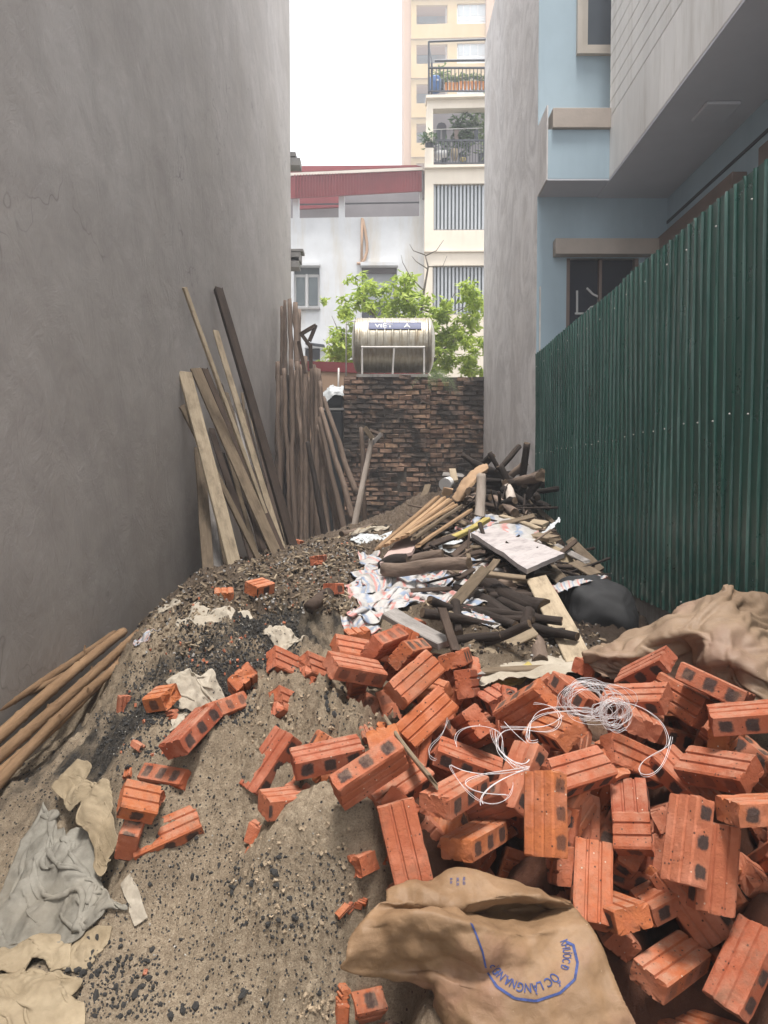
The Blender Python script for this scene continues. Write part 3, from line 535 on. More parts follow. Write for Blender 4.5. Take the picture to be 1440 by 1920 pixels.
hp('lintel', 'brown_trim', (2.92, 3.048, 6.55, FY-.003, 3.92, 4.1), bevel=.006); hp('lintel', 'brown_trim', (2.92, 3.048, 2.5, 6.1, 3.92, 4.1), bevel=.006)
rp(MB().box(2.58, 2.86, 6.26, 6.58, 4.515, 4.544).build('ceiling_lamp', M['soffit'], bevel=.012), bh); hp('pipe', 'pipe', (1.675, 1.69, 8.355, 8.37, 2.5, 3.6))
hp('roof', 'concrete', (FX+.21, 6.1, 8.66, 12.82, 8.605, 8.65))

# ---- green sheet fence on a concrete plinth
fe = empty('sheet_fence', (FX, 5, 0)); tag(fe, 'tall dark green corrugated steel fence along the right side', 'fence')
rp(part('plinth', None, M['concrete'], (FX+.012, FX+.2, .8, 8.39, -.05, .742)), fe); rp(part('rail', None, M['rail'], (FX+.03, FX+.07, .8, 8.38, 1.79, 1.83), (FX+.03, FX+.07, .8, 8.38, 2.7, 2.74)), fe)
pitch = .0925; prof = [(0, 0), (.071, 0), (.0745, -.0105), (.0825, -.0105), (.086, 0)]
def sheet_mesh(n, seed):
    rr = random.Random(seed); pts = []
    for k in range(n): pts += [(k*pitch+a, b) for a, b in prof]
    pts.append((n*pitch+.02, -.001)); lv = [0, .02, .35, .7, 1.05, 1.4, 1.75, 2.1, 2.14]; v = []
    for h in lv:
        for a, b in pts: v.append((b + .006*noise.noise((a*2.2, h*1.6, seed*7.)) + .004*math.sin(a*5+h*2+seed) + (rr.uniform(-.004, .004) if b < 0 else 0), a + rr.uniform(-.0012, .0012), h))
    m = len(pts); f = [(j*m+i, j*m+i+1, (j+1)*m+i+1, (j+1)*m+i) for j in range(len(lv)-1) for i in range(m-1)]
    return mesh('corrugated_sheet', v, f, M['sheet'])
scr = MB().tube([(-.02, 0, 0), (-.014, 0, 0)], [.003, .0045], 6).build('screw', M['pipe']).data; bpy.data.objects.remove(bpy.data.objects['screw'])
y = 8.38; k = 0
while y > 1.2:
    n = 11; y -= n*pitch; sh = put('corrugated_sheet', sheet_mesh(n, k)); sh.location = (FX - .003*(k % 2), y, .742 + random.uniform(-.006, .012)); so = sh.modifiers.new('s', 'SOLIDIFY'); so.thickness = .0012; rp(sh, fe)
    for zz in (1.06, .1, 2.0):
        for c in range(1, n, 2 if zz == 1.06 else 4):
            s = put('screw', scr, sh); s.location = (0, c*pitch+.078, zz + random.uniform(-.012, .012))
    k += 1

# ---- old brick wall closing the plot
def brickmesh(seed, l=.212, h=.066, d=.1):
    bm = bmesh.new(); bmesh.ops.create_cube(bm, size=1); bmesh.ops.scale(bm, vec=(l, d, h), verts=bm.verts); bmesh.ops.bevel(bm, geom=bm.edges[:], offset=.007, segments=1, affect='EDGES')
    rr = random.Random(seed)
    for v in bm.verts: v.co += Vector((rr.uniform(-.01, .01), rr.uniform(-.008, .008), rr.uniform(-.008, .008)))
    me = bpy.data.meshes.new('brick'); bm.to_mesh(me); bm.free(); me.materials.append(M['oldbrick']); return me
OB = [brickmesh(i) for i in range(8)]
def brickwall(name, label, x0, x1, yf, z0, z1, keep):
    e = empty(name, ((x0+x1)/2, yf, 0)); tag(e, label, 'brick wall'); rp(part('mortar', None, M['mortar'], (x0, x1, yf, yf+.22, z0-.9, z1-.01)), e)
    zz = z0+.033; c = 0
    while zz < z1:
        x = x0 + (.105 if c % 2 else 0)
        if c % 2: x -= .105
        first = c % 2
        while x < x1-.03:
            l = .105 if first else .212; first = 0
            sx = min(l, x1-x)/.212
            if keep(x, zz):
                o = put('brick', random.choice(OB)); d = .035 - random.uniform(.0, .034); o.location = (x+sx*.106+random.uniform(-.012, .012), yf+d, zz + random.uniform(-.008, .008)); o.scale = (sx*random.uniform(.88, 1.0), 1, random.uniform(.82, 1.08)); o.rotation_euler = (random.uniform(-.08, .08), random.uniform(-.05, .05), random.uniform(-.1, .1)); rp(o, e)
            x += l + .014
        zz += .079; c += 1
    return e
YB = 12.62
brickwall('boundary_wall', 'mouldy old brick wall pier carrying the steel water tank', K(645, YB), K(806, YB), YB, .95, Z(706, YB), lambda x, z: noise.noise((x*4, z*4, 8)) > -.5)
rw = brickwall('boundary_wall', 'recessed older brick wall section beside the cement side wall', K(806, YB)+.002, FX-.001, YB+.16, .95, Z(706, YB)+.02, lambda x, z: noise.noise((x*2.5, z*2.5, 3)) > -.42)

# ================================================================== BEYOND THE BACK WALL
# steel tank on its frame
YT = 13.15; tk = empty('water_tank', at(742, 690, YT)); tag(tk, 'horizontal stained steel water tank lettered VIỆT Á on the back wall', 'water tank')
rT = .455; cT = at(741, 648, YT); x0T, x1T = K(671, YT), K(800, YT); prof = []
xx = x0T
def lathe(prof, c, n=48):
    v = []; f = []
    for x, r in prof:
        for j in range(n): a = 2*math.pi*j/n; v.append((x, c.y + r*math.cos(a), c.z + r*math.sin(a)))
    for i in range(len(prof)-1):
        for j in range(n): f.append((i*n+j, (i+1)*n+j, (i+1)*n+(j+1) % n, i*n+(j+1) % n))
    f += [tuple(range(n)), tuple((len(prof)-1)*n+j for j in range(n-1, -1, -1))]; return v, f
nrib = 9
for k in range(nrib*8+1):
    t = k/(nrib*8); q = (t*nrib) % 1; prof.append((x0T+(x1T-x0T)*t, rT + (.012 if .38 < q < .62 else 0)))
rp(put('shell', mesh('shell', *lathe(prof, cT), M['steel'], True)), tk)
rp(put('end_dome', mesh('end_dome', *lathe([(x1T+.002, rT+.006), (x1T+.04, rT+.004), (x1T+.075, rT*.9), (x1T+.105, rT*.7), (x1T+.125, rT*.4), (x1T+.13, .02)], cT), M['steel'], True)), tk)
rp(put('end_dome', mesh('end_dome', *lathe([(x0T-.1, .02), (x0T-.09, rT*.5), (x0T-.05, rT*.88), (x0T-.002, rT+.006)], cT), M['steel'], True)), tk)
def oncyl(x, s, lift): a = math.radians(34) + s/rT; return (x, cT.y - (rT+.012+lift)*math.cos(a), cT.z + (rT+.012+lift)*math.sin(a))
v = []; f = []
xa, xb = K(691, 12.75), K(790, 12.75)
for i in range(25):
    for j in range(7): v.append(oncyl(xa+(xb-xa)*i/24, -.075+.15*j/6, .003))
f = [(i*7+j, (i+1)*7+j, (i+1)*7+j+1, i*7+j+1) for i in range(24) for j in range(6)]
lab = rp(put('label_band', mesh('label_band', v, f, M['bluelabel'])), tk)
def textmesh(s, size=1, bold=.0):
    c = bpy.data.curves.new('t', 'FONT'); c.body = s; c.size = size; c.align_x = 'LEFT'; c.offset = bold; o = bpy.data.objects.new('t', c); COL.objects.link(o)
    dg = bpy.context.evaluated_depsgraph_get(); me = bpy.data.meshes.new_from_object(o.evaluated_get(dg)); bpy.data.objects.remove(o)
    bm = bmesh.new(); bm.from_mesh(me); bmesh.ops.triangulate(bm, faces=bm.faces[:]); bmesh.ops.subdivide_edges(bm, edges=[e for e in bm.edges if e.calc_length() > .1*size], cuts=4); bm.to_mesh(me); bm.free(); return me
def put_text(s, size, mp, name, m, parent, bold=.012):
    me = textmesh(s, size, bold*size)
    for vv in me.vertices: vv.co = mp(vv.co.x, vv.co.y)
    me.materials.clear(); me.materials.append(m); o = put(name, me); return rp(o, parent) if parent.type == 'EMPTY' else (setattr(o, 'parent', parent) or o)
for s, px, w in (('VIỆT', 703, 1.35), ('Á', 757, 1.5)):
    o = put_text(s, .105, lambda a, b, px=px, w=w: oncyl(K(px, 12.75)+a*w, b-.045, .007), 'lettering', M['lettering'], lab)
st = MB(); yb = YT-rT-.06
for px in (679, 739, 795): st.tube([at(px, 651, yb), at(px-(3 if px == 739 else 0), 704, yb)], .016)
st.tube([at(677, 651, yb), at(797, 651, yb)], .018); st.tube([at(677, 690, YT+.3), at(797, 690, YT+.3)], .018)
for px in (679, 795): st.tube([at(px, 651, yb), at(px, 640, YT+rT+.05)], .016)
rp(st.build('stand', M['pipe']), tk); ft = MB(); ft.box(x0T, x1T, yb-.05, YT+.5, Z(705, YB)-.02, Z(705, YB)+.03); rp(ft.build('base', M['concrete']), tk)
pp = MB(); pp.tube([at(649, 705, 12.9), at(649, 604, 12.9), at(672, 600, 12.95)], .012); tag(pp.build('pipe_run', M['pipe'], smooth=True), 'thin white pipe rising beside the steel tank to its top', 'pipe')
pp = MB(); pp.tube([at(634, 745, 12.75), at(635, 690, 12.75)], .015); tag(pp.build('pipe_run', M['pipe'], smooth=True), 'short upright pipe above the black cistern and grey sheet', 'pipe')
# low shed with red roof edge
sd = empty('low_shed', (-.4, 14.6, 0)); tag(sd, 'low tan shed with red roof edge behind the steel tank', 'shed')
rp(quad([(560, 676), (803, 686), (803, 706), (560, 694)], 14.5, .3, 'roof_edge', M['redroof']), sd); rp(part('wall', None, M['tan'], (-2.4, .83, 14.52, 14.7, 0, Z(696, 14.5))), sd)
# black cistern under a grey sheet
cs = empty('black_cistern', (-.88, 12.9, .8)); tag(cs, 'black plastic cistern in the gap left of the brick pier', 'cistern')
rp(part('body', None, M['blackplastic'], (K(598, 12.7), K(644, 12.7), 12.7, 13.4, .3, Z(769, 12.7)), bevel=.04), cs); rp(part('rim', None, M['pipe'], (K(596, 12.7), K(645, 12.7), 12.68, 13.42, Z(769, 12.7)+.001, Z(765, 12.7))), cs)
rp(part('lid', None, M['blackplastic'], (K(601, 12.7), K(644, 12.7), 12.72, 13.38, Z(765, 12.7)+.002, Z(738, 12.7)), bevel=.06), cs)

# grey building with red sheeted roof
YG = 22.; gb = empty('grey_building', (-1.5, YG, 0)); tag(gb, 'pale grey building with red sheeted roof and open attic', 'building')
def gq(name, m, pts, Y=YG, th=.3, par=None):
    o = quad(pts, Y, th, name, M[m]); return rp(o, gb) if par is None else (setattr(o, 'parent', par), o)[1]
gq('wall', 'greywall', [(430, 411), (796, 405), (796, 497), (430, 497)]); gq('wall', 'greywall', [(600, 497), (678, 497), (678, 760), (600, 760)]); gq('wall', 'greywall', [(744, 497), (796, 497), (796, 760), (744, 760)])
gq('wall', 'greywall', [(678, 600), (744, 600), (744, 760), (678, 760)]); gq('wall', 'greywall', [(430, 578), (600, 578), (600, 652), (430, 652)]); gq('wall', 'greywall', [(430, 497), (551, 497), (551, 578), (430, 578)]); gq('wall', 'greywall', [(430, 652), (572, 652), (572, 760), (430, 760)]); gq('wall', 'greywall', [(572, 690), (600, 690), (600, 760), (572, 760)])
for a, b, t in ((549, 560, 368), (635, 646, 364), (787, 796, 358)): gq('pillar', 'greywall', [(a, t), (b, t), (b, 412), (a, 412)], YG+.02, .25)
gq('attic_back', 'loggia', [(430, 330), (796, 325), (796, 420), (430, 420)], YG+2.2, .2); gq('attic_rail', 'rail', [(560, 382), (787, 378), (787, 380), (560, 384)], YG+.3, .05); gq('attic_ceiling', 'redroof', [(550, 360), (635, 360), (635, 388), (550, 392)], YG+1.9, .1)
rs = gq('roof_skirt', 'redroof', [(430, 334), (791, 319), (791, 358), (430, 378)], YG-.25, .06)
for k in range(44):
    x = 552+k*5.45; t = 326.5-(x-550)/241*7.2; b = 371.6-(x-550)/241*13.4
    gq('sheet_rib', 'redroof', [(x, t+1), (x+1.7, t+1), (x+1.7, b-.8), (x, b-.8)], YG-.31, .059, rs)
gq('roof_trim', 'frame_cream', [(430, 329), (793, 313), (793, 318.5), (430, 334)], YG-.3, .2); gq('roof', 'redroof', [(430, 312), (780, 309.5), (791, 312.5), (430, 328)], YG+.6, .2); gq('downpipe', 'loggia', [(792, 320), (796, 320), (796, 372), (792, 372)], YG-.2, .1)
gq('ledge', 'greywall', [(549, 492), (600, 492), (600, 497.5), (549, 497.5)], YG-.25, .24); gq('ledge', 'greywall', [(676, 491), (746, 491), (746, 497.5), (676, 497.5)], YG-.25, .24); gq('sill', 'ledge', [(551, 576.5), (600, 576.5), (600, 580), (551, 580)], YG-.1, .09)
w1 = gq('window', 'frame_white', [(551, 515), (600, 515), (600, 577), (551, 577)], YG+.14, .04); gq('transom', 'glass_grey', [(551, 498), (599.5, 498), (599.5, 514.5), (551, 514.5)], YG+.2, .03, w1)
for a, b in ((555.5, 571.5), (579, 595.5)): gq('pane', 'glass_grey', [(a, 520), (b, 520), (b, 573), (a, 573)], YG+.12, .015, w1)
gq('sash', 'frame_white', [(573, 514), (577, 514), (577, 577), (573, 577)], YG+.08, .055, w1)
w2 = gq('window', 'glass_dark', [(678, 497), (744, 497), (744, 601), (678, 601)], YG+.25, .05); gq('shutter_box', 'loggia', [(679, 499), (743.5, 499), (743.5, 512), (679, 512)], YG+.1, .14, w2); gq('shutter', 'grille', [(680, 513), (742, 513), (742, 574), (680, 574)], YG+.2, .03, w2)
w3 = gq('window', 'glass_dark', [(572, 652), (601, 652), (601, 690), (572, 690)], YG+.2, .05); gq('pane', 'glass_grey', [(576, 674), (596, 674), (596, 686), (576, 686)], YG+.17, .02, w3); gq('canopy', 'rail', [(572, 641), (608, 646), (608, 648.5), (572, 644)], YG-.3, .28)
pb = MB(); pb.tube([at(679, 409, YG-.06), at(678, 493, YG-.06)], .035); pb.tube([at(680, 411, YG-.05), at(684, 430, YG-.05), at(688, 455, YG-.05), at(688, 472, YG-.05), at(684, 486, YG-.05), at(676, 494, YG-.05), at(669, 494, YG-.05)], .04); rp(pb.build('pipe', M['tan'], smooth=True), gb)

# cream townhouse
YC = 21.5; cb = empty('cream_building', (2, YC, 0)); tag(cb, 'narrow cream townhouse with plant-filled balcony and roof terrace', 'building')
def cq(name, m, pts, Y=YC, th=.3, par=None):
    o = quad(pts, Y, th, name, M[m])
    if par is None: return rp(o, cb)
    o.parent = par; return o
XR = 960
cq('wall', 'cream', [(801, 183), (XR, 179), (XR, 200), (801, 204)]); cq('wall', 'cream', [(800, 204), (812, 204), (812, 310), (799, 310)]); cq('wall', 'cream', [(797, 312), (XR, 310), (XR, 343), (797, 345)])
cq('wall', 'cream', [(797, 345), (813, 345), (813, 432), (796, 432)]); cq('wall', 'cream', [(796, 432), (XR, 431), (XR, 497), (796, 498)]); cq('wall', 'cream', [(796, 498), (811, 498), (811, 590), (795, 590)]); cq('wall', 'cream', [(795, 590), (XR, 590), (XR, 760), (795, 760)])
cq('cornice', 'cream', [(799, 178), (XR, 174), (XR, 179), (799, 183)], YC-.15, .5); cq('slab', 'cream', [(796, 309), (XR, 307), (XR, 311), (796, 314)], YC-.12, .45); cq('string_course', 'cream', [(796, 469), (XR, 468), (XR, 471), (796, 472)], YC-.06, .1); cq('pillar', 'cream', [(797.5, 277), (813, 277), (813, 309), (797, 309)], YC-.1, .3)
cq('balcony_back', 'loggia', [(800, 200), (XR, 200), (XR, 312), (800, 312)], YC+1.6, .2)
for a, b in ((819, 837), (847, 864), (875, 891)): cq('arched_opening', 'glass_dark', [(a, 241), (a, 236), (a+3, 231), ((a+b)/2, 229.5), (b-3, 231), (b, 236), (b, 241)], YC+1.5, .05)
for (t, b, m) in ((344, 432, 0), (497, 590, 1)):
    wd = cq('window', 'glass_grey', [(812, t), (XR, t-1), (XR, b), (812, b)], YC+.22, .05)
    gm = MB()
    for k in range(15):
        a = at(815+k*7, t+4, YC+.1); c = at(815+k*7, b-1, YC+.1); gm.box(a.x-.028, a.x+.028, a.y-.02, a.y+.02, c.z, a.z)
    go = gm.build('grille', M['grille'], wd)
    cq('window_frame', 'ledge', [(811, t), (814, t), (814, b), (811, b)], YC+.05, .2, wd); cq('sill', 'ledge', [(811, b-2), (XR, b-2), (XR, b), (811, b)], YC+.05, .2, wd)
def railing(x0, x1, ytop, ybot, Y, step, name='railing'):
    r = MB(); a = at(x0, ytop, Y); b = at(x1, ybot, Y); r.box(a.x, b.x, Y-.025, Y+.025, a.z-.04, a.z); r.box(a.x, b.x, Y-.02, Y+.02, b.z, b.z+.03); x = x0
    while x <= x1: q = at(x, ytop, Y); r.box(q.x-.012, q.x+.012, Y-.012, Y+.012, b.z+.03, q.z-.04); x += step
    return rp(r.build(name, M['rail']), cb)
railing(804, XR, 126, 172, YC-.05, 7); railing(812, XR, 262, 307, YC-.06, 5.3)
pg = MB()
for x, y0, y1 in ((804, 78, 176), (809.5, 118, 176)): pg.tube([at(x, y1, YC), at(x+(3 if y0 == 78 else 0)*0, y0, YC)], .028)
pg.tube([at(804, 78, YC), at(XR, 72, YC)], .03); pg.tube([at(815, 114, YC), at(XR, 112, YC)], .035); pg.tube([at(804, 84, YC+.5), at(810, 118, YC)], .02); rp(pg.build('pergola_frame', M['rail']), cb)
br = empty('barrel', at(816, 174, YC+.4)); tag(br, 'blue plastic barrel on the roof terrace corner of the cream townhouse', 'barrel'); bc = at(816, 172, YC+.4)
v = []; f = []; n = 20; pr = [(.0, .13), (.02, .155), (.1, .16), (.2, .165), (.22, .17), (.24, .165), (.34, .165), (.38, .15), (.41, .1), (.42, .05)]
for h, r in pr:
    for j in range(n): v.append((bc.x+r*math.cos(2*math.pi*j/n), bc.y+r*math.sin(2*math.pi*j/n), bc.z+h))
f = [(i*n+j, i*n+(j+1) % n, (i+1)*n+(j+1) % n, (i+1)*n+j) for i in range(len(pr)-1) for j in range(n)] + [tuple(range(n-1, -1, -1)), tuple((len(pr)-1)*n+j for j in range(n))]
rp(put('body', mesh('body', v, f, M['barrel'], True)), br); rp(part('sticker', None, M['frame_white'], (bc.x+.03, bc.x+.08, bc.y-.17, bc.y-.166, bc.z+.22, bc.z+.26)), br)
def leafcloud(name, m, c, rad, n, size, parent=None, squash=.8, seed=0, droop=0):
    rr = random.Random(seed); v = []; f = []
    for _ in range(n):
        d = Vector((rr.gauss(0, 1), rr.gauss(0, 1), rr.gauss(0, 1)*squash)); d = d.normalized()*rr.random()**.45*1.0; p = Vector(c) + Vector((d.x*rad[0], d.y*rad[1], d.z*rad[2]))
        t = Vector((rr.uniform(-1, 1), rr.uniform(-1, 1), rr.uniform(-.7, .5)-droop)).normalized(); s = t.cross(Vector((rr.uniform(-.4, .4), rr.uniform(-.4, .4), 1))).normalized(); L = size*rr.uniform(.6, 1.3); w = L*.22; k = len(v); nb = s.cross(t)*L*.12
        v += [p, p+t*L*.45+s*w-nb, p+t*L, p+t*L*.45-s*w-nb]; f += [(k, k+1, k+2), (k, k+2, k+3)]
    return v, f
for i in range(11):
    c = at(837.5+i*6.95, 168.5-(i > 3)*2.5, YC+.3); o = MB()
    o.add([(c.x+s*.043+t*0, c.y+u*.05, c.z-.02+h) for h, q in ((0, .85), (.2, 1)) for s, u in ((-q, -q), (q, -q), (q, q), (-q, q))], [(3, 2, 1, 0), (4, 5, 6, 7), (0, 1, 5, 4), (1, 2, 6, 5), (2, 3, 7, 6), (3, 0, 4, 7)])
    pl = o.build('planter', M['terracotta']); tag(pl, 'orange rectangular planter in the row on the cream townhouse roof terrace', 'planter', 'orange planters on the roof terrace')
    v, f = leafcloud('', None, (c.x, c.y, c.z+.3), (.06, .06, .14), 34, .1, seed=i); put('foliage', mesh('foliage', v, f, M['leaf2']), pl)
def potplant(px, py, Y, w, h, n, label, size=.22, m='leaf3'):
    c = at(px, py, Y); e = empty('potted_plant', (c.x, c.y, c.z)); tag(e, label, 'plant'); v, f = leafcloud('', None, (c.x, c.y, c.z+h*.55), (w, .3, h*.55), n, size, seed=int(px+py)); rp(put('foliage', mesh('foliage', v, f, M[m])), e)
    mb = MB(); mb.tube([(c.x, c.y, c.z-.12), (c.x, c.y, c.z+.12)], [.09, .12], 12); rp(mb.build('pot', M['blackplastic'], smooth=False), e)
potplant(868, 300, YC+.5, .34, 1.35, 260, 'large green palm-like plant in the middle of the cream townhouse balcony'); potplant(903, 298, YC+.55, .3, 1.75, 240, 'tall leafy plant at the right end of the cream townhouse balcony', m='leaf2'); potplant(805, 278, YC+.05, .22, .42, 150, 'trimmed dark bush on the balcony corner pillar of the cream townhouse', .14)
potplant(832, 303, YC+.5, .2, .6, 90, 'small plant behind white pots on the cream townhouse balcony', .16); potplant(826, 160, YC+.9, .3, .55, 90, 'light green plant behind the blue barrel on the roof terrace', .16, 'leaf2')
for i, (px, py, m, w, h) in enumerate(((822, 291, 'frame_white', .14, .2), (833, 289, 'frame_white', .09, .16), (852, 290, 'canvas', .1, .3), (868, 299, 'yellowedge', .09, .07), (823, 276, 'frame_white', .07, .12))):
    c = at(px, py, YC+.25); mb = MB(); mb.tube([(c.x, c.y, c.z-h*.5), (c.x, c.y, c.z), (c.x, c.y, c.z+h*.5)], [w*.75, w, w*.9], 14)
    tag(mb.build('pot', M[m], smooth=True), ['wide white pot behind the left end of the balcony railing', 'smaller white pot beside the wide white pot on the balcony', 'cream bag hanging behind the balcony railing', 'yellow bowl low behind the balcony railing', 'small white pot above the wide white balcony pot'][i], 'pot')
ln = MB(); ln.tube([at(812, 243, YC+.3), at(905, 240, YC+.3)], .012); rp(ln.build('washing_line', M['pipe']), cb)
for i, (px, m) in enumerate(((822, 'rail'), (833, 'blackplastic'), (841, 'loggia'), (856, 'brown_trim'), (893, 'rail'))):
    o = quad([(px-4, 243), (px+4, 243), (px+3.4, 266), (px-3.6, 264)], YC+.32, .03, 'garment', M[m]); tag(o, ['dark garment nearest the left end of the balcony washing line', 'black garment second from the left on the balcony washing line', 'grey garment in the middle of the balcony washing line', 'brown garment right of centre on the balcony washing line', 'dark garment at the right end of the balcony washing line'][i], 'clothes')

# ochre tower block
YO = 60.; tb = empty('apartment_tower', (5, YO, 0)); tag(tb, 'tall ochre apartment tower with rain stains rising behind the cream townhouse', 'tower block')
def tq(name, m, pts, Y=YO, th=.6, par=None):
    o = quad(pts, Y, th, name, M[m])
    if par is None: return rp(o, tb)
    o.parent = par; return o
tq('corner_pier', 'tan', [(757, -120), (771, -120), (771, 420), (757, 420)], YO+.5, 8); tq('wall', 'yellow', [(771, -120), (781, -120), (781, 420), (771, 420)]); tq('wall', 'yellow', [(839, -120), (857, -120), (857, 420), (839, 420)]); tq('wall', 'tan', [(912, -120), (1010, -120), (1010, 420), (912, 420)], YO-.4, 1)
for r in range(-1, 5):
    y = 10+74*r
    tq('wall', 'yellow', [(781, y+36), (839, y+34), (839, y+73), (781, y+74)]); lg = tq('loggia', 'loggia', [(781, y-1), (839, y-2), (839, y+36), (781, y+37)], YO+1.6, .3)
    tq('door', 'glass_grey', [(786, y+12), (819, y+12), (819, y+34), (786, y+34)], YO+1.5, .05, lg); tq('loggia_ceiling', 'tan', [(781, y-1), (839, y-2), (839, y+2.5), (781, y+3.5)], YO+.2, 1.2, lg); tq('loggia_post', 'frame_cream', [(835.5, y), (837.5, y), (837.5, y+33), (835.5, y+34)], YO+.3, .1, lg)
    tq('wall', 'yellow', [(857, y+35), (912, y+34), (912, y+70), (857, y+71)]); wn = tq('window', 'frame_white', [(858, y-3), (912, y-4), (912, y+34), (858, y+35)], YO+.2, .2)
    for a, b, t, c in ((859.5, 868, 1, 23), (870, 880.5, 1, 23), (883, 895, 1, 22), (897, 910.5, 1, 22), (859.5, 880.5, 26, 32), (883, 910.5, 26, 32)): tq('pane', 'glass_pale', [(a, y-3+t), (b, y-3+t), (b, y-3+c), (a, y-3+c)], YO+.17, .02, wn)
    tq('floor_band', 'yellow', [(771, y+60), (912, y+57), (912, y+59.5), (771, y+62.5)], YO-.15, .2)

# the tree behind the tank
def tree():
    rr = random.Random(5); e = empty('leafy_tree', at(800, 760, 15.6)); tag(e, 'bright green tree with bare twigs growing behind the steel tank', 'tree'); tr = MB()
    def br(pts, r0, r1):
        k = len(pts); tr.tube(pts, [r0+(r1-r0)*i/(k-1) for i in range(k)], 6)
    A = lambda x, y, Y: at(x, y, Y)
    br([A(800, 900, 15.6), A(798, 700, 15.6), A(788, 600, 15.6), A(795, 545, 15.6), A(803, 500, 15.6), A(797, 478, 15.6)], .045, .01); br([A(798, 700, 15.6), A(740, 640, 15.3), A(700, 590, 15.2), A(680, 560, 15.2)], .04, .012); br([A(798, 690, 15.6), A(850, 640, 15.7), A(885, 590, 15.8), A(893, 555, 15.8)], .04, .012)
    br([A(800, 720, 15.6), A(700, 700, 15.4), A(650, 660, 15.3), A(640, 620, 15.3)], .035, .01); br([A(788, 600, 15.6), A(760, 560, 15.4), A(757, 520, 15.4)], .025, .008); br([A(792, 580, 15.6), A(830, 595, 15.6), A(868, 575, 15.7)], .02, .006)
    for pts in ([(797, 478), (775, 470), (768, 458)], [(797, 480), (818, 470), (832, 450)], [(803, 505), (780, 490), (772, 480)], [(795, 545), (770, 520), (755, 492), (752, 478)], [(803, 500), (830, 500), (838, 480)], [(860, 583), (885, 568)], [(640, 640), (630, 610), (622, 592)], [(650, 665), (622, 650), (606, 636)], [(700, 590), (690, 575)], [(828, 590), (850, 555), (856, 540)]):
        br([A(x, y, 15.5) for x, y in pts], .012, .004)
    rp(tr.build('trunk', M['twig'], smooth=True), e); V = []; F = []
    C = [(680, 545, 34, 22, 420), (715, 545, 34, 20, 380), (700, 570, 50, 20, 460), (660, 575, 22, 20, 220), (765, 520, 14, 20, 130), (762, 545, 22, 18, 170), (780, 560, 26, 18, 170), (735, 580, 40, 16, 330), (640, 625, 20, 20, 200), (630, 655, 22, 18, 240), (655, 665, 26, 22, 260), (640, 675, 28, 14, 200), (835, 577, 22, 14, 170), (880, 545, 18, 14, 150), (888, 570, 22, 20, 220), (880, 600, 24, 16, 200), (850, 620, 30, 22, 320), (885, 640, 28, 30, 420), (840, 655, 26, 22, 320), (870, 670, 40, 22, 460), (830, 685, 24, 14, 240), (890, 690, 30, 14, 320), (800, 600, 30, 12, 150), (820, 640, 20, 20, 200), (700, 620, 60, 24, 260), (770, 600, 30, 16, 200), (690, 660, 40, 30, 260), (760, 660, 60, 30, 260)]
    for i, (x, y, rx, ry, n) in enumerate(C):
        c = A(x, y, 15.5+rr.uniform(-.5, .5)); s = 15.5/1440
        for _ in range(max(10, n//34)):
            d = Vector((rr.gauss(0, .5)*rx*s, rr.gauss(0, .28), rr.gauss(0, .5)*ry*s)); v, f = leafcloud('', None, c+d, (.13, .13, .09), 20, .15, seed=rr.random(), droop=.3); k = len(V); V += v; F += [tuple(q+k for q in t) for t in f]
    o = rp(put('crown', mesh('crown', V, F, M['leaf'])), e)
tree()
# fern rooted in the top of the brick wall
fn = empty('wall_fern', at(812, 706, 12.6)); tag(fn, 'wispy fern growing from the joint at the top of the brick wall', 'fern'); rr = random.Random(3); V = []; F = []
for k in range(26):
    a = rr.uniform(-2.6, .8); p = at(812+rr.uniform(-4, 6), 703+rr.uniform(-3, 8), 12.55); L = rr.uniform(.25, .6); d = Vector((math.cos(a)*.5+rr.uniform(-.2, .2), rr.uniform(-.4, -.05), .5)); q = Vector(p)
    for s in range(12):
        d += Vector((0, 0, -.17)); st_ = d.normalized()*L/12; sd_ = st_.cross(Vector((0, -1, .2))).normalized()*(.055*(1-s/13))
        for sg in (1, -1):
            i = len(V); V += [q, q+st_*.7+sd_*sg*.6, q+st_*.9+sd_*sg, q+st_*.3+sd_*sg*.5]; F.append((i, i+1, i+2, i+3))
        q = q+st_
rp(put('fronds', mesh('fronds', [tuple(v) for v in V], F, M['leaf2'])), fn)

# ================================================================== THINGS ON THE PLOT
TB = BVHTree.FromPolygons([tuple(v) for v in V_], [tuple(q) for q in F_.tolist()])
def hit(px, py):
    r = ray(px, py).normalized(); h = TB.ray_cast(EYE, r, 40); return h[0], h[1]
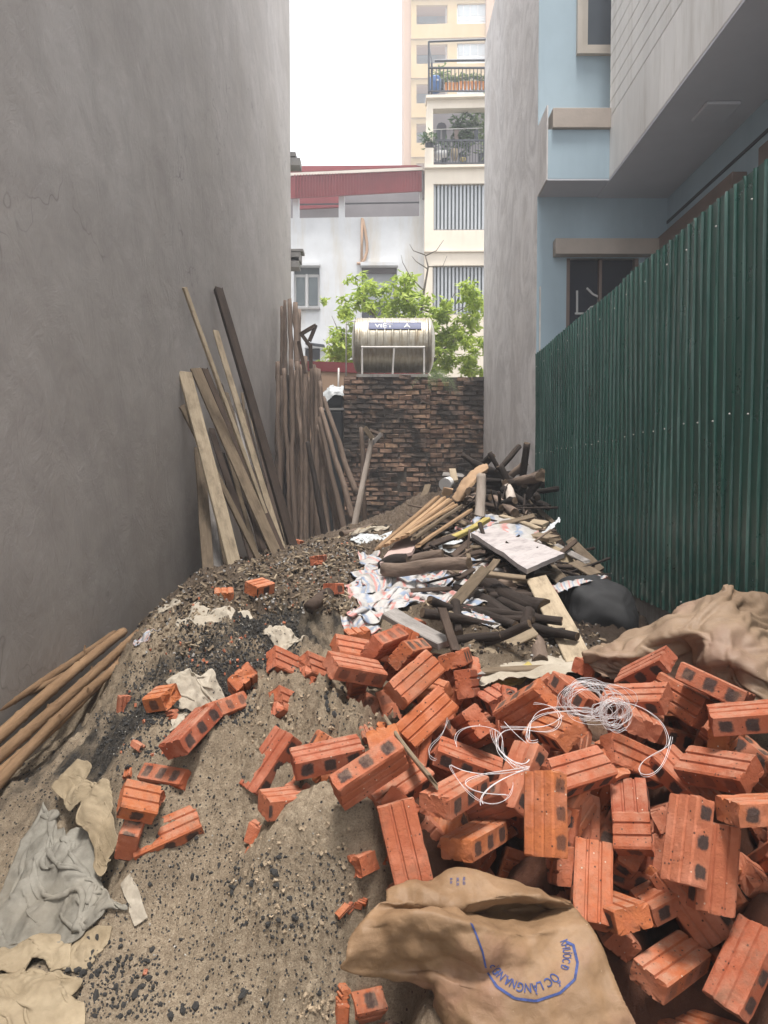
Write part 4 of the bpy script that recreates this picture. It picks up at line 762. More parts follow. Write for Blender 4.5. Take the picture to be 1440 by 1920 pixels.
# ---- loose bricks: 220 x 105 x 63 mm, two grooves on each broad face
def brick_mesh(L, Wd, T, seed, broken=False):
    rr = random.Random(seed); r = .004; P = []; hw, ht = Wd/2, T/2
    def top(sgn):
        o = [(-hw+r*1.6, ht), ]
        for yg in (-Wd/6, Wd/6): o += [(yg-.0052, ht), (yg-.0022, ht-.0058), (yg+.0022, ht-.0058), (yg+.0052, ht)]
        o += [(hw-r*1.6, ht)]; return [(a*sgn, b*sgn) for a, b in o]
    P = top(1) + [(hw, ht-r), (hw, 0), (hw, -ht+r)] + top(-1) + [(-hw, -ht+r), (-hw, 0), (-hw, ht-r)]
    n = len(P); xsv = [-L/2, -L/2+.006] + [-L/2 + L*k/9 for k in range(1, 9)] + [L/2-.006, L/2]; v = []; f = []
    for i, x in enumerate(xsv):
        e = i in (0, len(xsv)-1); e2 = i in (1, len(xsv)-2); bs = broken and x > 0
        for j, (a, b) in enumerate(P):
            jx = -(max(0, noise.noise((a*45+seed*5, b*45, x))*.012) + rr.uniform(0, .0012))*(1 if x > 0 else -1) if e else 0; k = .975 if e else 1
            if bs and e: jx = -(noise.noise((a*22+seed, b*22, seed*1.7))*.5+.35)*.024
            if rr.random() < .05: k *= .95
            s = 1 + noise.noise((x*15+seed*3, a*20, b*20))*.012
            v.append((x+jx, a*k*s, b*k*s))
    m = len(xsv)
    for i in range(m-1):
        for j in range(n): f.append((i*n+j, (i+1)*n+j, (i+1)*n+(j+1) % n, i*n+(j+1) % n))
    for end in (0, m-1):
        base = end*n; sg = -1 if end == 0 else 1; br = broken and sg > 0; c0 = len(v); am = .009 if br else .0022
        for j, (a, b) in enumerate(P):
            p = v[base+j]; v.append((sg*L/2 - sg*(.0012+abs(noise.noise((a*30+seed, b*30, 3)))*am) if not br else p[0] - sg*noise.noise((a*25+seed, b*25, 3))*am, p[1]*.62, p[2]*.6))
        ci = len(v); v.append((sg*L/2 - sg*.002 if not br else sum(v[c0+j][0] for j in range(n))/n - sg*am*.4, 0, 0))
        for j in range(n):
            a, b, c, d = base+j, base+(j+1) % n, c0+(j+1) % n, c0+j
            f.append((a, b, c, d) if sg > 0 else (d, c, b, a)); f.append((d, c, ci) if sg > 0 else (ci, c, d))
    return mesh('brick', v, f, M['brick'])
FULL = [brick_mesh(.22, .105, .063, s) for s in range(9)]; HALF = {}
def add_brick(pos, rv, dims, label, group, i):
    if dims[0] > .21: me = FULL[i % 9]
    else:
        key = tuple(dims); me = HALF.get(key) or HALF.setdefault(key, brick_mesh(*dims, i+20, True))
    o = put('brick', me); v = Vector(rv); o.rotation_mode = 'QUATERNION'; o.rotation_quaternion = Quaternion(v.normalized(), v.length) if v.length > 1e-6 else Quaternion(); o.location = pos
    return tag(o, label, 'brick', group)
def sunk(o, a, b, n, c):                  # lay a brick with its broad (or narrow) face along a-b, facing n
    x = (b-a).normalized(); n = (n - x*n.dot(x)).normalized(); y = n.cross(x); o.rotation_quaternion = Matrix((x, y, n)).transposed().to_quaternion() if c else Matrix((x, n, x.cross(n))).transposed().to_quaternion(); o.location = (a+b)/2 - n*(.024 if c else .045)
for i, b in enumerate(BR):
    o = add_brick(b[:3], b[3:6], b[6:9], BL[i], 'loose bricks of the heap', i)
    if i == 65: (p, n), (q, _) = hit(250, 1590), hit(366, 1538); sunk(o, p, q, n, True); o.location.z += .012
    if i == 61: (p, n), (q, _) = hit(272, 1462), hit(338, 1474); sunk(o, p, q, Vector((.1, -.75, .66)), False); o.location.z += .03
rf = random.Random(11)
for i, b in enumerate(BR[:57]):
    p = Vector(b[:3]); d = (p-EYE).normalized()
    for k in range(3 if i > 4 else 1):
        q = p + d*rf.uniform(.1, .18) + Vector((rf.uniform(-.09, .09), rf.uniform(0, .05), -.045 - .06*k))
        if q.z < .02: continue
        add_brick(q, [rf.uniform(-1, 1)*1.7 for _ in range(3)], (.22, .105, .063), 'red brick in the shaded gaps under the top layer of the heap', 'bricks in the gaps of the heap', i*3+k)
# bricks half sunk in the mound further back
for i, (px, py, s, lab) in enumerate(((487, 1106, .12, 'broken pink brick with grooves lying on top of the mound below the planks'), (420, 1120, .1, 'dark-ended brick piece on the mound left of the broken pink brick'), (597, 1053, .14, 'muddy half-sunk brick with orange band high on the mound'), (626, 1108, .07, 'small dull brick piece on the mound beside the round clay pipe'), (560, 1020, .12, 'broken block resting against the foot of the leaning dark beam'), (668, 1195, .14, 'dull mud-caked brick just behind the left peak of the brick heap'))):
    h, n = hit(px, py); add_brick(h + Vector((0, 0, .012)), (rf.uniform(-.25, .25), rf.uniform(-.25, .25), rf.uniform(-2, 2)), (s, .105, .063), lab, None, 40+i)
for i, (px, py, s) in enumerate(((240, 1450, .03), (232, 1322, .05), (262, 1400, .04), (320, 1342, .04), (640, 1710, .03), (655, 1702, .022), (672, 1697, .018), (680, 1690, .02), (272, 1825, .016), (200, 1500, .028), (705, 1750, .02), (590, 1278, .03), (715, 1372, .05), (640, 1905, .05), (640, 1860, .04), (690, 1375, .045))):
    h, n = hit(px, py); me = brick_mesh(s*1.6, s, s*.7, 80+i, True); o = put('brick_chip', me); o.location = h; o.rotation_euler = (rf.uniform(0, 3), rf.uniform(0, 3), rf.uniform(0, 3)); tag(o, 'small red brick chip lying loose on the sand', 'brick chip', 'brick chips on the sand')

# ---- wooden planks, poles and logs
def frame_of(a, b, hint):
    x = (b-a).normalized(); z = (hint - x*hint.dot(x)).normalized(); y = z.cross(x); Mt = Matrix((x, y, z)).transposed().to_4x4(); Mt.translation = (a+b)/2; return Mt, (b-a).length
def plank(name, a, b, w, t, hint, m, label, cat='plank', group=None, seed=None, ragged=.012, bend=.01):
    a, b = Vector(a), Vector(b); Mt, L = frame_of(a, b, Vector(hint)); seed = seed if seed is not None else random.random()*99; rr = random.Random(seed); n = 11; v = []; f = []; c = min(.004, t*.25)
    ring = [(-w/2+c, t/2), (w/2-c, t/2), (w/2, t/2-c), (w/2, -t/2+c), (w/2-c, -t/2), (-w/2+c, -t/2), (-w/2, -t/2+c), (-w/2, t/2-c)]
    for i in range(n):
        x = -L/2 + L*i/(n-1)
        for y, z in ring:
            jx = rr.uniform(-ragged, ragged) if i in (0, n-1) else 0; ed = noise.noise((x*4, seed, 1 if y > 0 else 5))*.05*w
            v.append((x+jx, y + (ed if abs(y) > w*.4 else 0), z + bend*math.sin(math.pi*i/(n-1)+seed)*.6 + noise.noise((x*3, y*6, seed))*.004))
    f = [(i*8+j, (i+1)*8+j, (i+1)*8+(j+1) % 8, i*8+(j+1) % 8) for i in range(n-1) for j in range(8)] + [tuple(range(8)), tuple((n-1)*8+j for j in range(7, -1, -1))]
    return tag(put(name, mesh(name, v, f, M[m]), M=Mt), label, cat, group)
def log(name, a, b, r0, r1, m, label, cat='log', group=None, crook=.25, knots=.12, n=10, seg=14, mid=None):
    a, b = Vector(a), Vector(b); Mt, L = frame_of(a, b, Vector((.13, .2, 1)) if abs((b-a).normalized().z) < .9 else Vector((1, .2, 0))); s = random.random()*99; v = []; f = []; mi = []
    for i in range(seg):
        t = i/(seg-1); x = -L/2 + L*t; r = r0+(r1-r0)*t; e = math.sin(math.pi*t); oy = noise.noise((x*1.6, s, 0))*r0*crook*4*e; oz = noise.noise((x*1.6, s, 7))*r0*crook*4*e
        for j in range(n):
            q = 2*math.pi*j/n; k = r*(1 + noise.noise((x*9, math.cos(q)*1.3+s, math.sin(q)*1.3))*knots*1.6); v.append((x + (random.uniform(-.3, .3)*r0 if i in (0, seg-1) else 0)*.5, oy+k*math.cos(q), oz+k*math.sin(q)))
    for i in range(seg-1):
        for j in range(n): f.append((i*n+j, (i+1)*n+j, (i+1)*n+(j+1) % n, i*n+(j+1) % n)); mi.append(0)
    f += [tuple(range(n)), tuple((seg-1)*n+j for j in range(n-1, -1, -1))]; mi += [1, 1]
    me = mesh(name, v, f, [M[m], M['cut']], True, mi); me.polygons[-1].use_smooth = False; me.polygons[-2].use_smooth = False
    return tag(put(name, me, M=Mt), label, cat, group)
def wallpt(px, py, X=WX+.03): return atX(px, py, X)
# planks leaning on the left wall: top pixel, foot pixel, foot depth
PL = [((346, 699), (444, 1066), 6.0, .115, .03, 'plank_tan', 'wide tan leaning plank nearest the camera, its edge bright'), ((366, 690), (524, 1040), 6.5, .1, .025, 'plank', 'weathered leaning plank right behind the wide tan one'), ((383, 693), (527, 1022), 6.7, .06, .04, 'plank_dark', 'dark narrow leaning timber beside the weathered plank'),
    ((346, 539), (523, 1022), 6.8, .035, .035, 'plank_tan', 'long thin pale stick reaching high up the left wall'), ((409, 541), (551, 1022), 7.0, .085, .05, 'plank_dark', 'long dark brown beam leaning highest on the left wall'), ((404, 620), (531, 1025), 6.9, .06, .02, 'plank_tan', 'light narrow plank just left of the long dark beam'),
    ((341, 762), (494, 1056), 6.3, .05, .03, 'plank', 'shorter leaning batten behind the wide tan plank, topmost end at left'), ((459, 767), (527, 1026), 6.95, .04, .02, 'plank', 'short batten leaning under the long dark beam'), ((400, 728), (520, 1032), 6.75, .03, .03, 'plank_grey', 'thin grey lath among the leaning planks'), ((424, 736), (512, 1032), 6.7, .05, .02, 'plank', 'split brown plank behind the thin pale stick'),
    ((431, 760), (500, 1045), 6.6, .06, .02, 'plank_dark', 'dark short plank in the middle of the leaning stack'), ((374, 840), (392, 1078), 5.9, .09, .025, 'plank', 'upright plank furthest left in the leaning stack'), ((383, 870), (412, 1078), 6.0, .07, .02, 'plank_grey', 'second upright plank from the left of the leaning stack'), ((400, 900), (430, 1074), 6.1, .06, .02, 'plank', 'third upright plank from the left, beside the wide tan plank'),
    ((415, 850), (480, 1062), 6.3, .07, .025, 'plank_dark', 'dark plank in the shade right of the wide tan plank'), ((440, 880), (505, 1050), 6.5, .05, .02, 'plank_dark', 'dark batten second in the shade right of the wide tan plank'), ((454, 738), (470, 900), 8.3, .03, .02, 'plank', 'short near-upright lath against the wall left of the dark beam'), ((470, 775), (538, 1024), 6.98, .035, .02, 'plank_tan', 'pale lath parallel to the long dark beam')]
for i, (t, ft, Y, w, th, m, lab) in enumerate(PL):
    a = at(*ft, Y); a.z -= .05; b = wallpt(*t, WX+.03+.02*(i % 3)); plank('plank', a, b, w, th, Vector((.6, -.8, .3)) if i not in (11, 12, 13) else Vector((.3, -.95, .05)), m, lab, group='planks leaning on the left wall', seed=i*3.1)
for i in range(11):
    t = random.random(); a = at(455+85*t+random.uniform(-8, 8), 1058-45*t, 6.25+.75*t+.12); a.z -= .05; plank('plank', a, wallpt(372+90*t+random.uniform(-12, 12), random.uniform(700, 860), WX+.02), random.uniform(.03, .07), .02, Vector((.6, -.8, .3)), random.choice(('plank', 'plank_dark', 'plank_dark', 'plank_grey')), 'narrow weathered plank lost among the others in the middle of the leaning stack', group='inner planks of the leaning stack', seed=i+50.)
# bundle of poles at the far end
def Q(x, y): return (320+x/3.429, 520+y/3.429)
PO = [(690, 580, 705, 1640, 11.2), (728, 575, 778, 1660, 10.9), (775, 570, 803, 1700, 10.7), (815, 560, 852, 1700, 10.6), (862, 580, 873, 1700, 10.5), (905, 600, 917, 1700, 10.4), (935, 640, 948, 1705, 10.3), (750, 600, 735, 1600, 11.3), (838, 570, 828, 1690, 10.8), (885, 605, 893, 1700, 10.6), (922, 610, 925, 1690, 10.5), (950, 660, 985, 1690, 10.3), (712, 700, 722, 1500, 11.4), (675, 720, 690, 1330, 11.8), (735, 195, 738, 1300, 11.7), (765, 205, 790, 1400, 11.6), (800, 195, 856, 1500, 11.4), (715, 230, 727, 1200, 11.9), (825, 250, 800, 1450, 11.6), (960, 690, 1010, 1700, 10.2), (795, 580, 815, 1690, 10.9), (850, 620, 846, 1690, 10.7)]
for i, (x0, y0, x1, y1, Y) in enumerate(PO):
    a = at(*Q(x1, y1), Y); a.z -= .1; b = at(*Q(x0, y0 + random.uniform(-70, 45)), Y+.45); log('pole', a, b, .038 + .016*random.random(), .025 + .012*random.random(), random.choice(('bark', 'bark', 'bark', 'bark', 'bark_light' if i % 7 == 3 else 'bark', 'bark_dark')), 'bark-covered wooden pole standing in the upright bundle at the left wall end', 'pole', 'upright bundle of wooden poles', crook=.2, knots=.3, n=8, seg=24)
for i, (x0, y0, x1, y1, Y, lab) in enumerate([(965, 840, 1172, 1520, 10.0, 'slanting pole, outermost but one right of the upright bundle'), (955, 900, 1125, 1620, 10.0, 'slanting pole just right of the upright bundle'), (980, 770, 1195, 1350, 10.4, 'outermost slanting pole right of the upright bundle'), (880, 1060, 1000, 1650, 9.9, 'crooked dark branch crossing the front of the upright bundle'), (950, 950, 1080, 1640, 10.2, 'dark slanting pole closest to the upright bundle')]):
    a = at(*Q(x1, y1), Y); a.z -= .1; log('pole', a, at(*Q(x0, y0), Y+.3), .045, .03, 'bark' if i != 3 else 'bark_dark', lab, 'pole', 'poles slanting beside the bundle', n=8, seg=18, crook=.18)
log('pole', at(684, 990, 9.6), at(677, 802, 9.9), .035, .028, 'bark', 'thin straight stick standing in front of the brick wall', 'pole'); pr = empty('prop_post', at(668, 990, 9.4)); tag(pr, 'forked prop of round pole with cross pieces in front of the brick wall', 'prop')
def hidepart(o, p):
    for k in ('label', 'category', 'group'):
        if k in o: del o[k]
    return rp(o, p)
hidepart(log('pole', at(662, 1000, 9.4), at(697, 820, 9.5), .042, .03, 'bark_light', None), pr); hidepart(plank('cross_piece', at(684, 802, 9.45), at(698, 822, 9.45), .06, .03, (0, -1, 0), 'plank', None), pr); hidepart(plank('brace', at(696, 834, 9.5), at(715, 814, 9.5), .05, .03, (0, -1, 0), 'plank_grey', None), pr); hidepart(plank('cross_piece', at(694, 808, 9.6), at(716, 815, 9.6), .05, .03, (0, -.5, .5), 'plank_dark', None), pr)
# broken frame on top of the bundle
fr = empty('timber_frame', at(575, 640, 10.6)); tag(fr, 'broken dark timber bracket sticking up from the top of the pole bundle', 'bracket')
for a, b in (((562, 628), (592, 610)), ((592, 610), (580, 640)), ((565, 626), (582, 650)), ((582, 645), (583, 690)), ((560, 640), (572, 700))): hidepart(plank('timber', at(*a, 10.5), at(*b, 10.5), .05, .04, (0, -1, 0), 'plank_dark', None), fr)
# bamboo along the left wall
def bamboo(a, b, r0, r1, label):
    a, b = Vector(a), Vector(b); Mt, L = frame_of(a, b, Vector((0, 0, 1))); v = []; f = []; n = 12; st = []; x = 0; s = random.random()*9
    while x < L:
        st += [(x, 1.0), (x+.012, 1.14), (x+.02, 1.1), (x+.03, .98)]; x += random.uniform(.2, .3)
    st = [q for q in st if q[0] <= L] + [(L, .95)]
    for x, k in st:
        t = x/L; r = (r0+(r1-r0)*t)*k; oz = math.sin(math.pi*t)*.02*math.sin(s); oy = math.sin(math.pi*t)*.025*math.cos(s)
        for j in range(n): q = 2*math.pi*j/n; v.append((x-L/2, oy+r*math.cos(q), oz+r*math.sin(q)))
    m = len(st); f = [(i*n+j, (i+1)*n+j, (i+1)*n+(j+1) % n, i*n+(j+1) % n) for i in range(m-1) for j in range(n)] + [tuple(range(n)), tuple((m-1)*n+j for j in range(n-1, -1, -1))]
    o = tag(put('bamboo_culm', mesh('bamboo_culm', v, f, M['bamboo'], True), M=Mt), label, 'bamboo', 'bamboo culms by the left wall')
    for _ in range(2): x = random.uniform(-L*.4, L*.4); stub = MB().tube([(x, 0, 0), (x+.02, random.uniform(-.01, .01), r0*1.7)], .005, 5); put('side_shoot', mesh('side_shoot', stub.v, stub.f, M['bamboo']), o)
for a, b, r, lab in (((-40, 1362, 3.25), (212, 1196, 4.6), .022, 'greyish bamboo culm nearest the cement wall'), ((-40, 1425, 3.12), (229, 1193, 4.55), .03, 'thick smooth bamboo culm second from the cement wall'), ((-40, 1372, 3.35), (150, 1262, 4.0), .016, 'thin short bamboo culm tight against the cement wall'), ((-40, 1462, 3.02), (256, 1196, 4.5), .027, 'brown bamboo culm in the middle of the bundle'), ((-40, 1495, 2.95), (262, 1204, 4.5), .026, 'orange-brown bamboo culm second from the sand side'), ((-40, 1520, 2.9), (214, 1262, 3.9), .026, 'golden bamboo culm lowest on the sand side')):
    bamboo(at(*a)+Vector((.01, 0, .03)), at(*b)+Vector((.01, 0, .03)), r*.98, r*.85, lab)

# ---- the heap of scrap timber
def G(x, y): return (620+x/2.4, 820+y/2.4)
def lg(a, Ya, b, Yb, r0, r1, m, lab, **k): return log('log', at(*a, Ya), at(*b, Yb), r0, r1, m, lab, group=k.pop('group', 'logs in the timber heap'), **k)
lg((720, 1068), 4.5, (879, 1056), 4.2, .045, .034, 'bark', 'smooth brown log with round sawn end lying over the striped tarpaulin')
lg((758, 1053), 4.8, (830, 1038), 4.7, .034, .03, 'bark', 'short brown log just behind the smooth log with the sawn end'); lg((712, 1063), 4.75, (764, 1048), 4.7, .034, .036, 'bark_dark', 'charred stub at the left end of the short brown log')
lg((905, 1088), 4.35, (1021, 1140), 3.85, .045, .05, 'bark_dark', 'thick black log pointing towards the tan plank on the heap'); lg((874, 1108), 4.25, (985, 1186), 3.75, .043, .045, 'bark_dark', 'long black log below the thick black log'); lg((878, 1165), 3.9, (950, 1205), 3.6, .035, .04, 'bark_dark', 'black log low in the heap behind the short tan batten')
lg((975, 1150), 4.1, (1040, 1195), 3.85, .035, .04, 'bark_dark', 'dark log under the long tan plank'); lg((999, 1190), 3.62, (1014, 1243), 3.32, .037, .037, 'bark', 'stubby brown log end on the white sheet, facing the camera'); lg((940, 1092), 4.5, (975, 1100), 4.4, .03, .03, 'bark', 'small log end peeping above the thick black log')
lg((900, 980), 6.35, (902, 890), 6.5, .045, .04, 'bark_light', 'pale upright log standing in the scrap heap', crook=.1); lg((640, 1002), 7.2, (776, 958), 8.2, .03, .018, 'bark', 'long crooked branch lying left of the scrap heap', crook=.4); lg((655, 1012), 6.6, (735, 985), 7.2, .025, .02, 'bark_dark', 'short dark branch in front of the long crooked branch')
lg((930, 885), 7.6, (974, 836), 7.7, .026, .03, 'bark_dark', 'dark broken stick pointing up out of the heap top'); lg((955, 895), 7.7, (986, 868), 7.6, .036, .036, 'bark', 'brown log top right of the heap, in front of the cement wall'); lg((965, 905), 7.5, (1013, 893), 7.0, .045, .05, 'bark', 'brown log pointing at the green fence'); lg((905, 870), 8.2, (922, 855), 8.0, .04, .042, 'bark_dark', 'dark log end at the very top left of the heap')
lg((948, 900), 7.6, (957, 940), 7.0, .04, .046, 'bark_light', 'greyish log end facing the camera high in the heap'); lg((925, 935), 7.2, (965, 962), 6.6, .04, .04, 'bark', 'sloping brown log below the greyish log end'); lg((880, 940), 6.9, (893, 925), 7.1, .05, .05, 'bark', 'brown log stub left of the pale upright log')
rl = random.Random(21)
for i in range(26):
    px, py = rl.uniform(900, 1000), rl.uniform(885, 955); h, _n = hit(px, max(py, 925)); h = h or at(px, 930, 7.5); c = (h + Vector((0, -.05, .04))) if py > 915 else at(px, py, h.y+.1); d = Vector((rl.gauss(0, .6), rl.gauss(-.4, .7), rl.gauss(0, .28))).normalized()*rl.uniform(.2, .42); r = rl.uniform(.025, .045)
    log('log', c-d, c+d, r, r*.9, 'bark_dark', 'dark log jumbled in the tangled top of the scrap heap', group='dark logs of the heap top')
for i in range(24):
    px, py = rl.uniform(850, 1050), rl.uniform(1095, 1215); h, _n = hit(px, py); h = h or at(px, py, 4); c = h + Vector((0, .03, .02)); d = Vector((rl.gauss(.3, .5), rl.gauss(-.4, .5), rl.gauss(-.1, .22))).normalized()*rl.uniform(.12, .26)
    log('log', c-d, c+d, rl.uniform(.016, .03), .02, 'bark_dark', 'blackened log in the shaded hollow of the scrap heap', group='dark logs of the lower heap')
def pk(a, Ya, b, Yb, w, t, hint, m, lab, **k): return plank('plank', at(*a, Ya), at(*b, Yb), w, t, hint, m, lab, group=k.pop('group', 'boards in the timber heap'), **k)
pk((1006, 1086), 4.2, (1088, 1240), 3.3, .115, .022, (-.25, -.75, .75), 'plank_tan', 'long tan plank sloping down the heap beside the black bag'); pk((818, 1170), 3.65, (911, 1066), 4.15, .06, .02, (.2, -.85, .6), 'plank', 'light brown plank sloping up to the right over the tarpaulin'); pk((882, 1240), 3.3, (1000, 1186), 3.5, .055, .022, (.1, -.7, .7), 'plank_tan', 'short tan batten in front of the black logs')
pk((730, 1150), 3.5, (838, 1208), 3.15, .09, .03, (.2, -.5, .85), 'plank_grey', 'grey splintered plank behind the top bricks'); plank('post', at(829, 1143, 3.2), at(856, 1224, 3.0), .035, .035, (0, -1, .2), 'plank_dark', 'dark square post sticking up behind the top bricks', 'post'); pk((868, 1226), 3.35, (915, 1208), 3.5, .07, .02, (0, -.6, .8), 'plank', 'short brown board end left of the short tan batten')
pk((855, 1240), 3.25, (900, 1270), 3.1, .05, .02, (0, -.4, 1), 'plank_grey', 'grey splinter board beside the brick heap top'); pk((895, 1262), 3.2, (1055, 1254), 3.25, .03, .03, (0, -.6, .8), 'plank', 'thin batten lying on the white sheet behind the bricks')
pk((848, 1009), 5.2, (914, 974), 5.5, .05, .03, (-.3, -.4, .9), 'yellowedge', 'yellow-edged board sloping above the white board'); pk((790, 1028), 5.0, (850, 1008), 5.2, .06, .02, (0, -.4, .9), 'plank_dark', 'dark broken board left of the yellow-edged board')
pk((1002, 1003), 5.6, (1040, 1012), 5.4, .1, .03, (.1, -.6, .8), 'plank', 'brown block of board near the fence above the white board'); pk((1068, 1012), 5.8, (1126, 1072), 5.0, .07, .018, (-.6, -.4, .7), 'plank', 'curved plank leaning low against the green fence'); pk((1042, 1022), 5.6, (1100, 1055), 5.1, .05, .02, (-.2, -.6, .8), 'plank_grey', 'grey slat just left of the plank low against the fence'); pk((1075, 1055), 5.0, (1118, 1080), 4.7, .08, .02, (-.1, -.6, .8), 'plank', 'brown slat above the black bag')
pk((1028, 1064), 4.7, (1075, 1108), 4.3, .085, .02, (-.1, -.7, .7), 'plank', 'brown board sloping under the edge of the white board'); pk((905, 1078), 4.2, (985, 1083), 4.1, .035, .025, (0, -.5, .8), 'plank', 'pale short stick along the lower edge of the white board'); pk((925, 985), 6.0, (1000, 968), 6.1, .05, .02, (0, -.5, .8), 'plank', 'brown slat lying across above the white board'); pk((940, 968), 6.4, (1010, 992), 5.8, .05, .02, (.1, -.6, .8), 'plank_tan', 'curled tan board strip above the striped tarpaulin corner'); pk((995, 978), 6.0, (1024, 985), 5.9, .07, .03, (0, -.6, .8), 'plank_tan', 'small tan wood block by the torn sheet near the fence')
pk((832, 890), 8.2, (868, 893), 8.1, .05, .03, (0, -.8, .5), 'plank_grey', 'grey batten at the upper left of the heap'); pk((848, 880), 8.1, (853, 902), 8.0, .07, .02, (0, -1, .2), 'plank_tan', 'small tan board tile on the grey batten at the heap top'); pk((792, 940), 8.0, (802, 910), 8.2, .07, .025, (-.3, -.9, .2), 'plank', 'upright board stub left of the lath stack'); pk((835, 935), 7.6, (840, 915), 7.6, .1, .02, (.3, -.8, .5), 'cardboard', 'brown torn panel left of the curled cardboard')
for i, (a, b) in enumerate((((214, 505), (480, 264)), ((250, 482), (510, 275)), ((296, 456), (538, 287)), ((345, 440), (560, 305)), ((372, 452), (582, 316)), ((395, 492), (628, 324)), ((280, 470), (525, 280)), ((330, 448), (548, 296)))):
    plank('lath', at(*G(*a), 4.95), at(*G(*b), 6.1), .04, .022, (-.5, -.5, .8), 'lath' if i not in (4,) else 'plank', ['outermost left', 'second from left', 'third from left', 'fourth from left', 'brownish fifth', 'detached rightmost', 'half-hidden upper', 'half-hidden lower'][i] + ' orange lath in the sloping stack on the heap', 'lath', 'stack of laths')
for i in range(70):
    px, py = rl.uniform(770, 1100), rl.uniform(915, 1110); px = px if py > 960 else rl.uniform(850, 1010); h, _n = hit(px, py)
    if h is None or h.x > 1.5: continue
    c = h + Vector((0, -.02, .03)); d = Vector((rl.gauss(0, 1), rl.gauss(0, .8), rl.gauss(.15, .3))).normalized()*rl.uniform(.1, .32); log('stick', c-d, c+d, rl.uniform(.007, .016), .007, rl.choice(('bark_dark', 'bark_dark', 'bark')), 'thin dark stick in the tangle of the timber heap', 'stick', 'thin sticks in the timber heap', n=6, seg=8)
for i in range(46):
    px, py = rl.uniform(800, 1110), rl.uniform(935, 1120); px = px if py < 1080 else min(px, 1010); h, _n = hit(px, py)
    if h is None or h.x > 1.5: continue
    c = h + Vector((0, -.03, .035)); d = Vector((rl.gauss(0, 1), rl.gauss(0, .8), rl.gauss(.1, .25))).normalized()*rl.uniform(.08, .24)
    plank('wood_scrap', c-d, c+d, rl.uniform(.02, .06), rl.uniform(.01, .025), (rl.uniform(-.4, .4), -.5, .8), rl.choice(('plank', 'plank_dark', 'plank_grey', 'plank_dark', 'plank')), 'short weathered board scrap in the jumble of the timber heap', 'wood scrap', 'board scraps in the timber heap', ragged=.02)
def slab(name, pts, t, m, lab, cat='board'):
    p = [Vector(at(*q)) for q in pts]; n = (p[1]-p[0]).cross(p[3]-p[0]).normalized(); n = n if n.z > 0 else -n; c = sum(p, Vector())/4; N = 8; v = []; x = (p[1]-p[0]).normalized(); y = n.cross(x); Mt = Matrix((x, y, n)).transposed().to_4x4(); Mt.translation = c; iv = Mt.inverted()
    for i in range(N+1):
        for j in range(N+1):
            u, w = i/N, j/N; q = p[0]*(1-u)*(1-w)+p[1]*u*(1-w)+p[2]*u*w+p[3]*(1-u)*w; q = q + n*noise.noise(q*3)*.012; e = (i in (0, N)) or (j in (0, N)); q = q + Vector((random.uniform(-1, 1), random.uniform(-1, 1), 0))*.005*e; v.append(tuple(iv @ q))
    f = [(i*(N+1)+j, (i+1)*(N+1)+j, (i+1)*(N+1)+j+1, i*(N+1)+j+1) for i in range(N) for j in range(N)]
    o = put(name, mesh(name, v, f, M[m]), M=Mt); s = o.modifiers.new('s', 'SOLIDIFY'); s.thickness = t; s.offset = -1; return tag(o, lab, cat)
slab('board', [(884, 1007, 5.1), (925, 994, 5.35), (1057, 1046, 4.55), (987, 1076, 4.15)], .028, 'white', 'whitewashed board lying bright on top of the scrap heap'); slab('board', [(712, 1056, 4.7), (770, 1036, 4.75), (789, 1001, 5.4), (748, 1007, 5.3)], .02, 'pink', 'pinkish flat board at the foot of the lath stack')

# ---- sheets, sacks and rags
def hzv(X, Y):
    j = np.clip(np.searchsorted(ys, Y)-1, 0, nr-2); i = np.clip(((X-xs[0])/(xs[1]-xs[0])).astype(int), 0, nc-2); u = np.clip((X-xs[i])/(xs[1]-xs[0]), 0, 1); w = np.clip((Y-ys[j])/(ys[j+1]-ys[j]), 0, 1)
    return H[j, i]*(1-u)*(1-w)+H[j, i+1]*u*(1-w)+H[j+1, i]*(1-u)*w+H[j+1, i+1]*u*w
def relax(P, rest_u, rest_v, steps, iters=4, grav=.0, floor=None, anchor=None, ak=0., bend=.25, far=2, seed=0):
    V = np.zeros_like(P); a, b = P.shape[:2]
    def con(A, B, L, k):
        d = B-A; l = np.linalg.norm(d, axis=2, keepdims=True)+1e-9; c = d*((l-L)/l*.5*k); A += c; B -= c
    for s in range(steps):
        V *= .9; V[..., 2] -= grav; Q = P.copy(); P += V
        if anchor is not None: P += (anchor-P)*ak
        for _ in range(iters):
            for o in (0, 1):
                A = P[:, o:b-1:2]; B = P[:, o+1:b:2]; con(A, B, rest_u[:, o:b-1:2], 1.); A = P[o:a-1:2]; B = P[o+1:a:2]; con(A, B, rest_v[o:a-1:2], 1.)
            con(P[:-1, :-1], P[1:, 1:], np.sqrt(rest_u[:-1, :]**2+rest_v[:, :-1]**2), .25); con(P[1:, :-1], P[:-1, 1:], np.sqrt(rest_u[:-1, :]**2+rest_v[:, :-1]**2), .25)
            for f in (2, far):
                con(P[:, :-f], P[:, f:], rest_u[:, :b-f]*f, bend*.5); con(P[:-f], P[f:], rest_v[:a-f]*f, bend*.5)
            if floor is not None:
                z = floor(P[..., 0], P[..., 1]); hit_ = P[..., 2] < z; P[..., 2] = np.maximum(P[..., 2], z)
        V = P-Q; np.clip(V, -.02, .02, out=V)
        if floor is not None: V[hit_, :2] *= .2
    return P
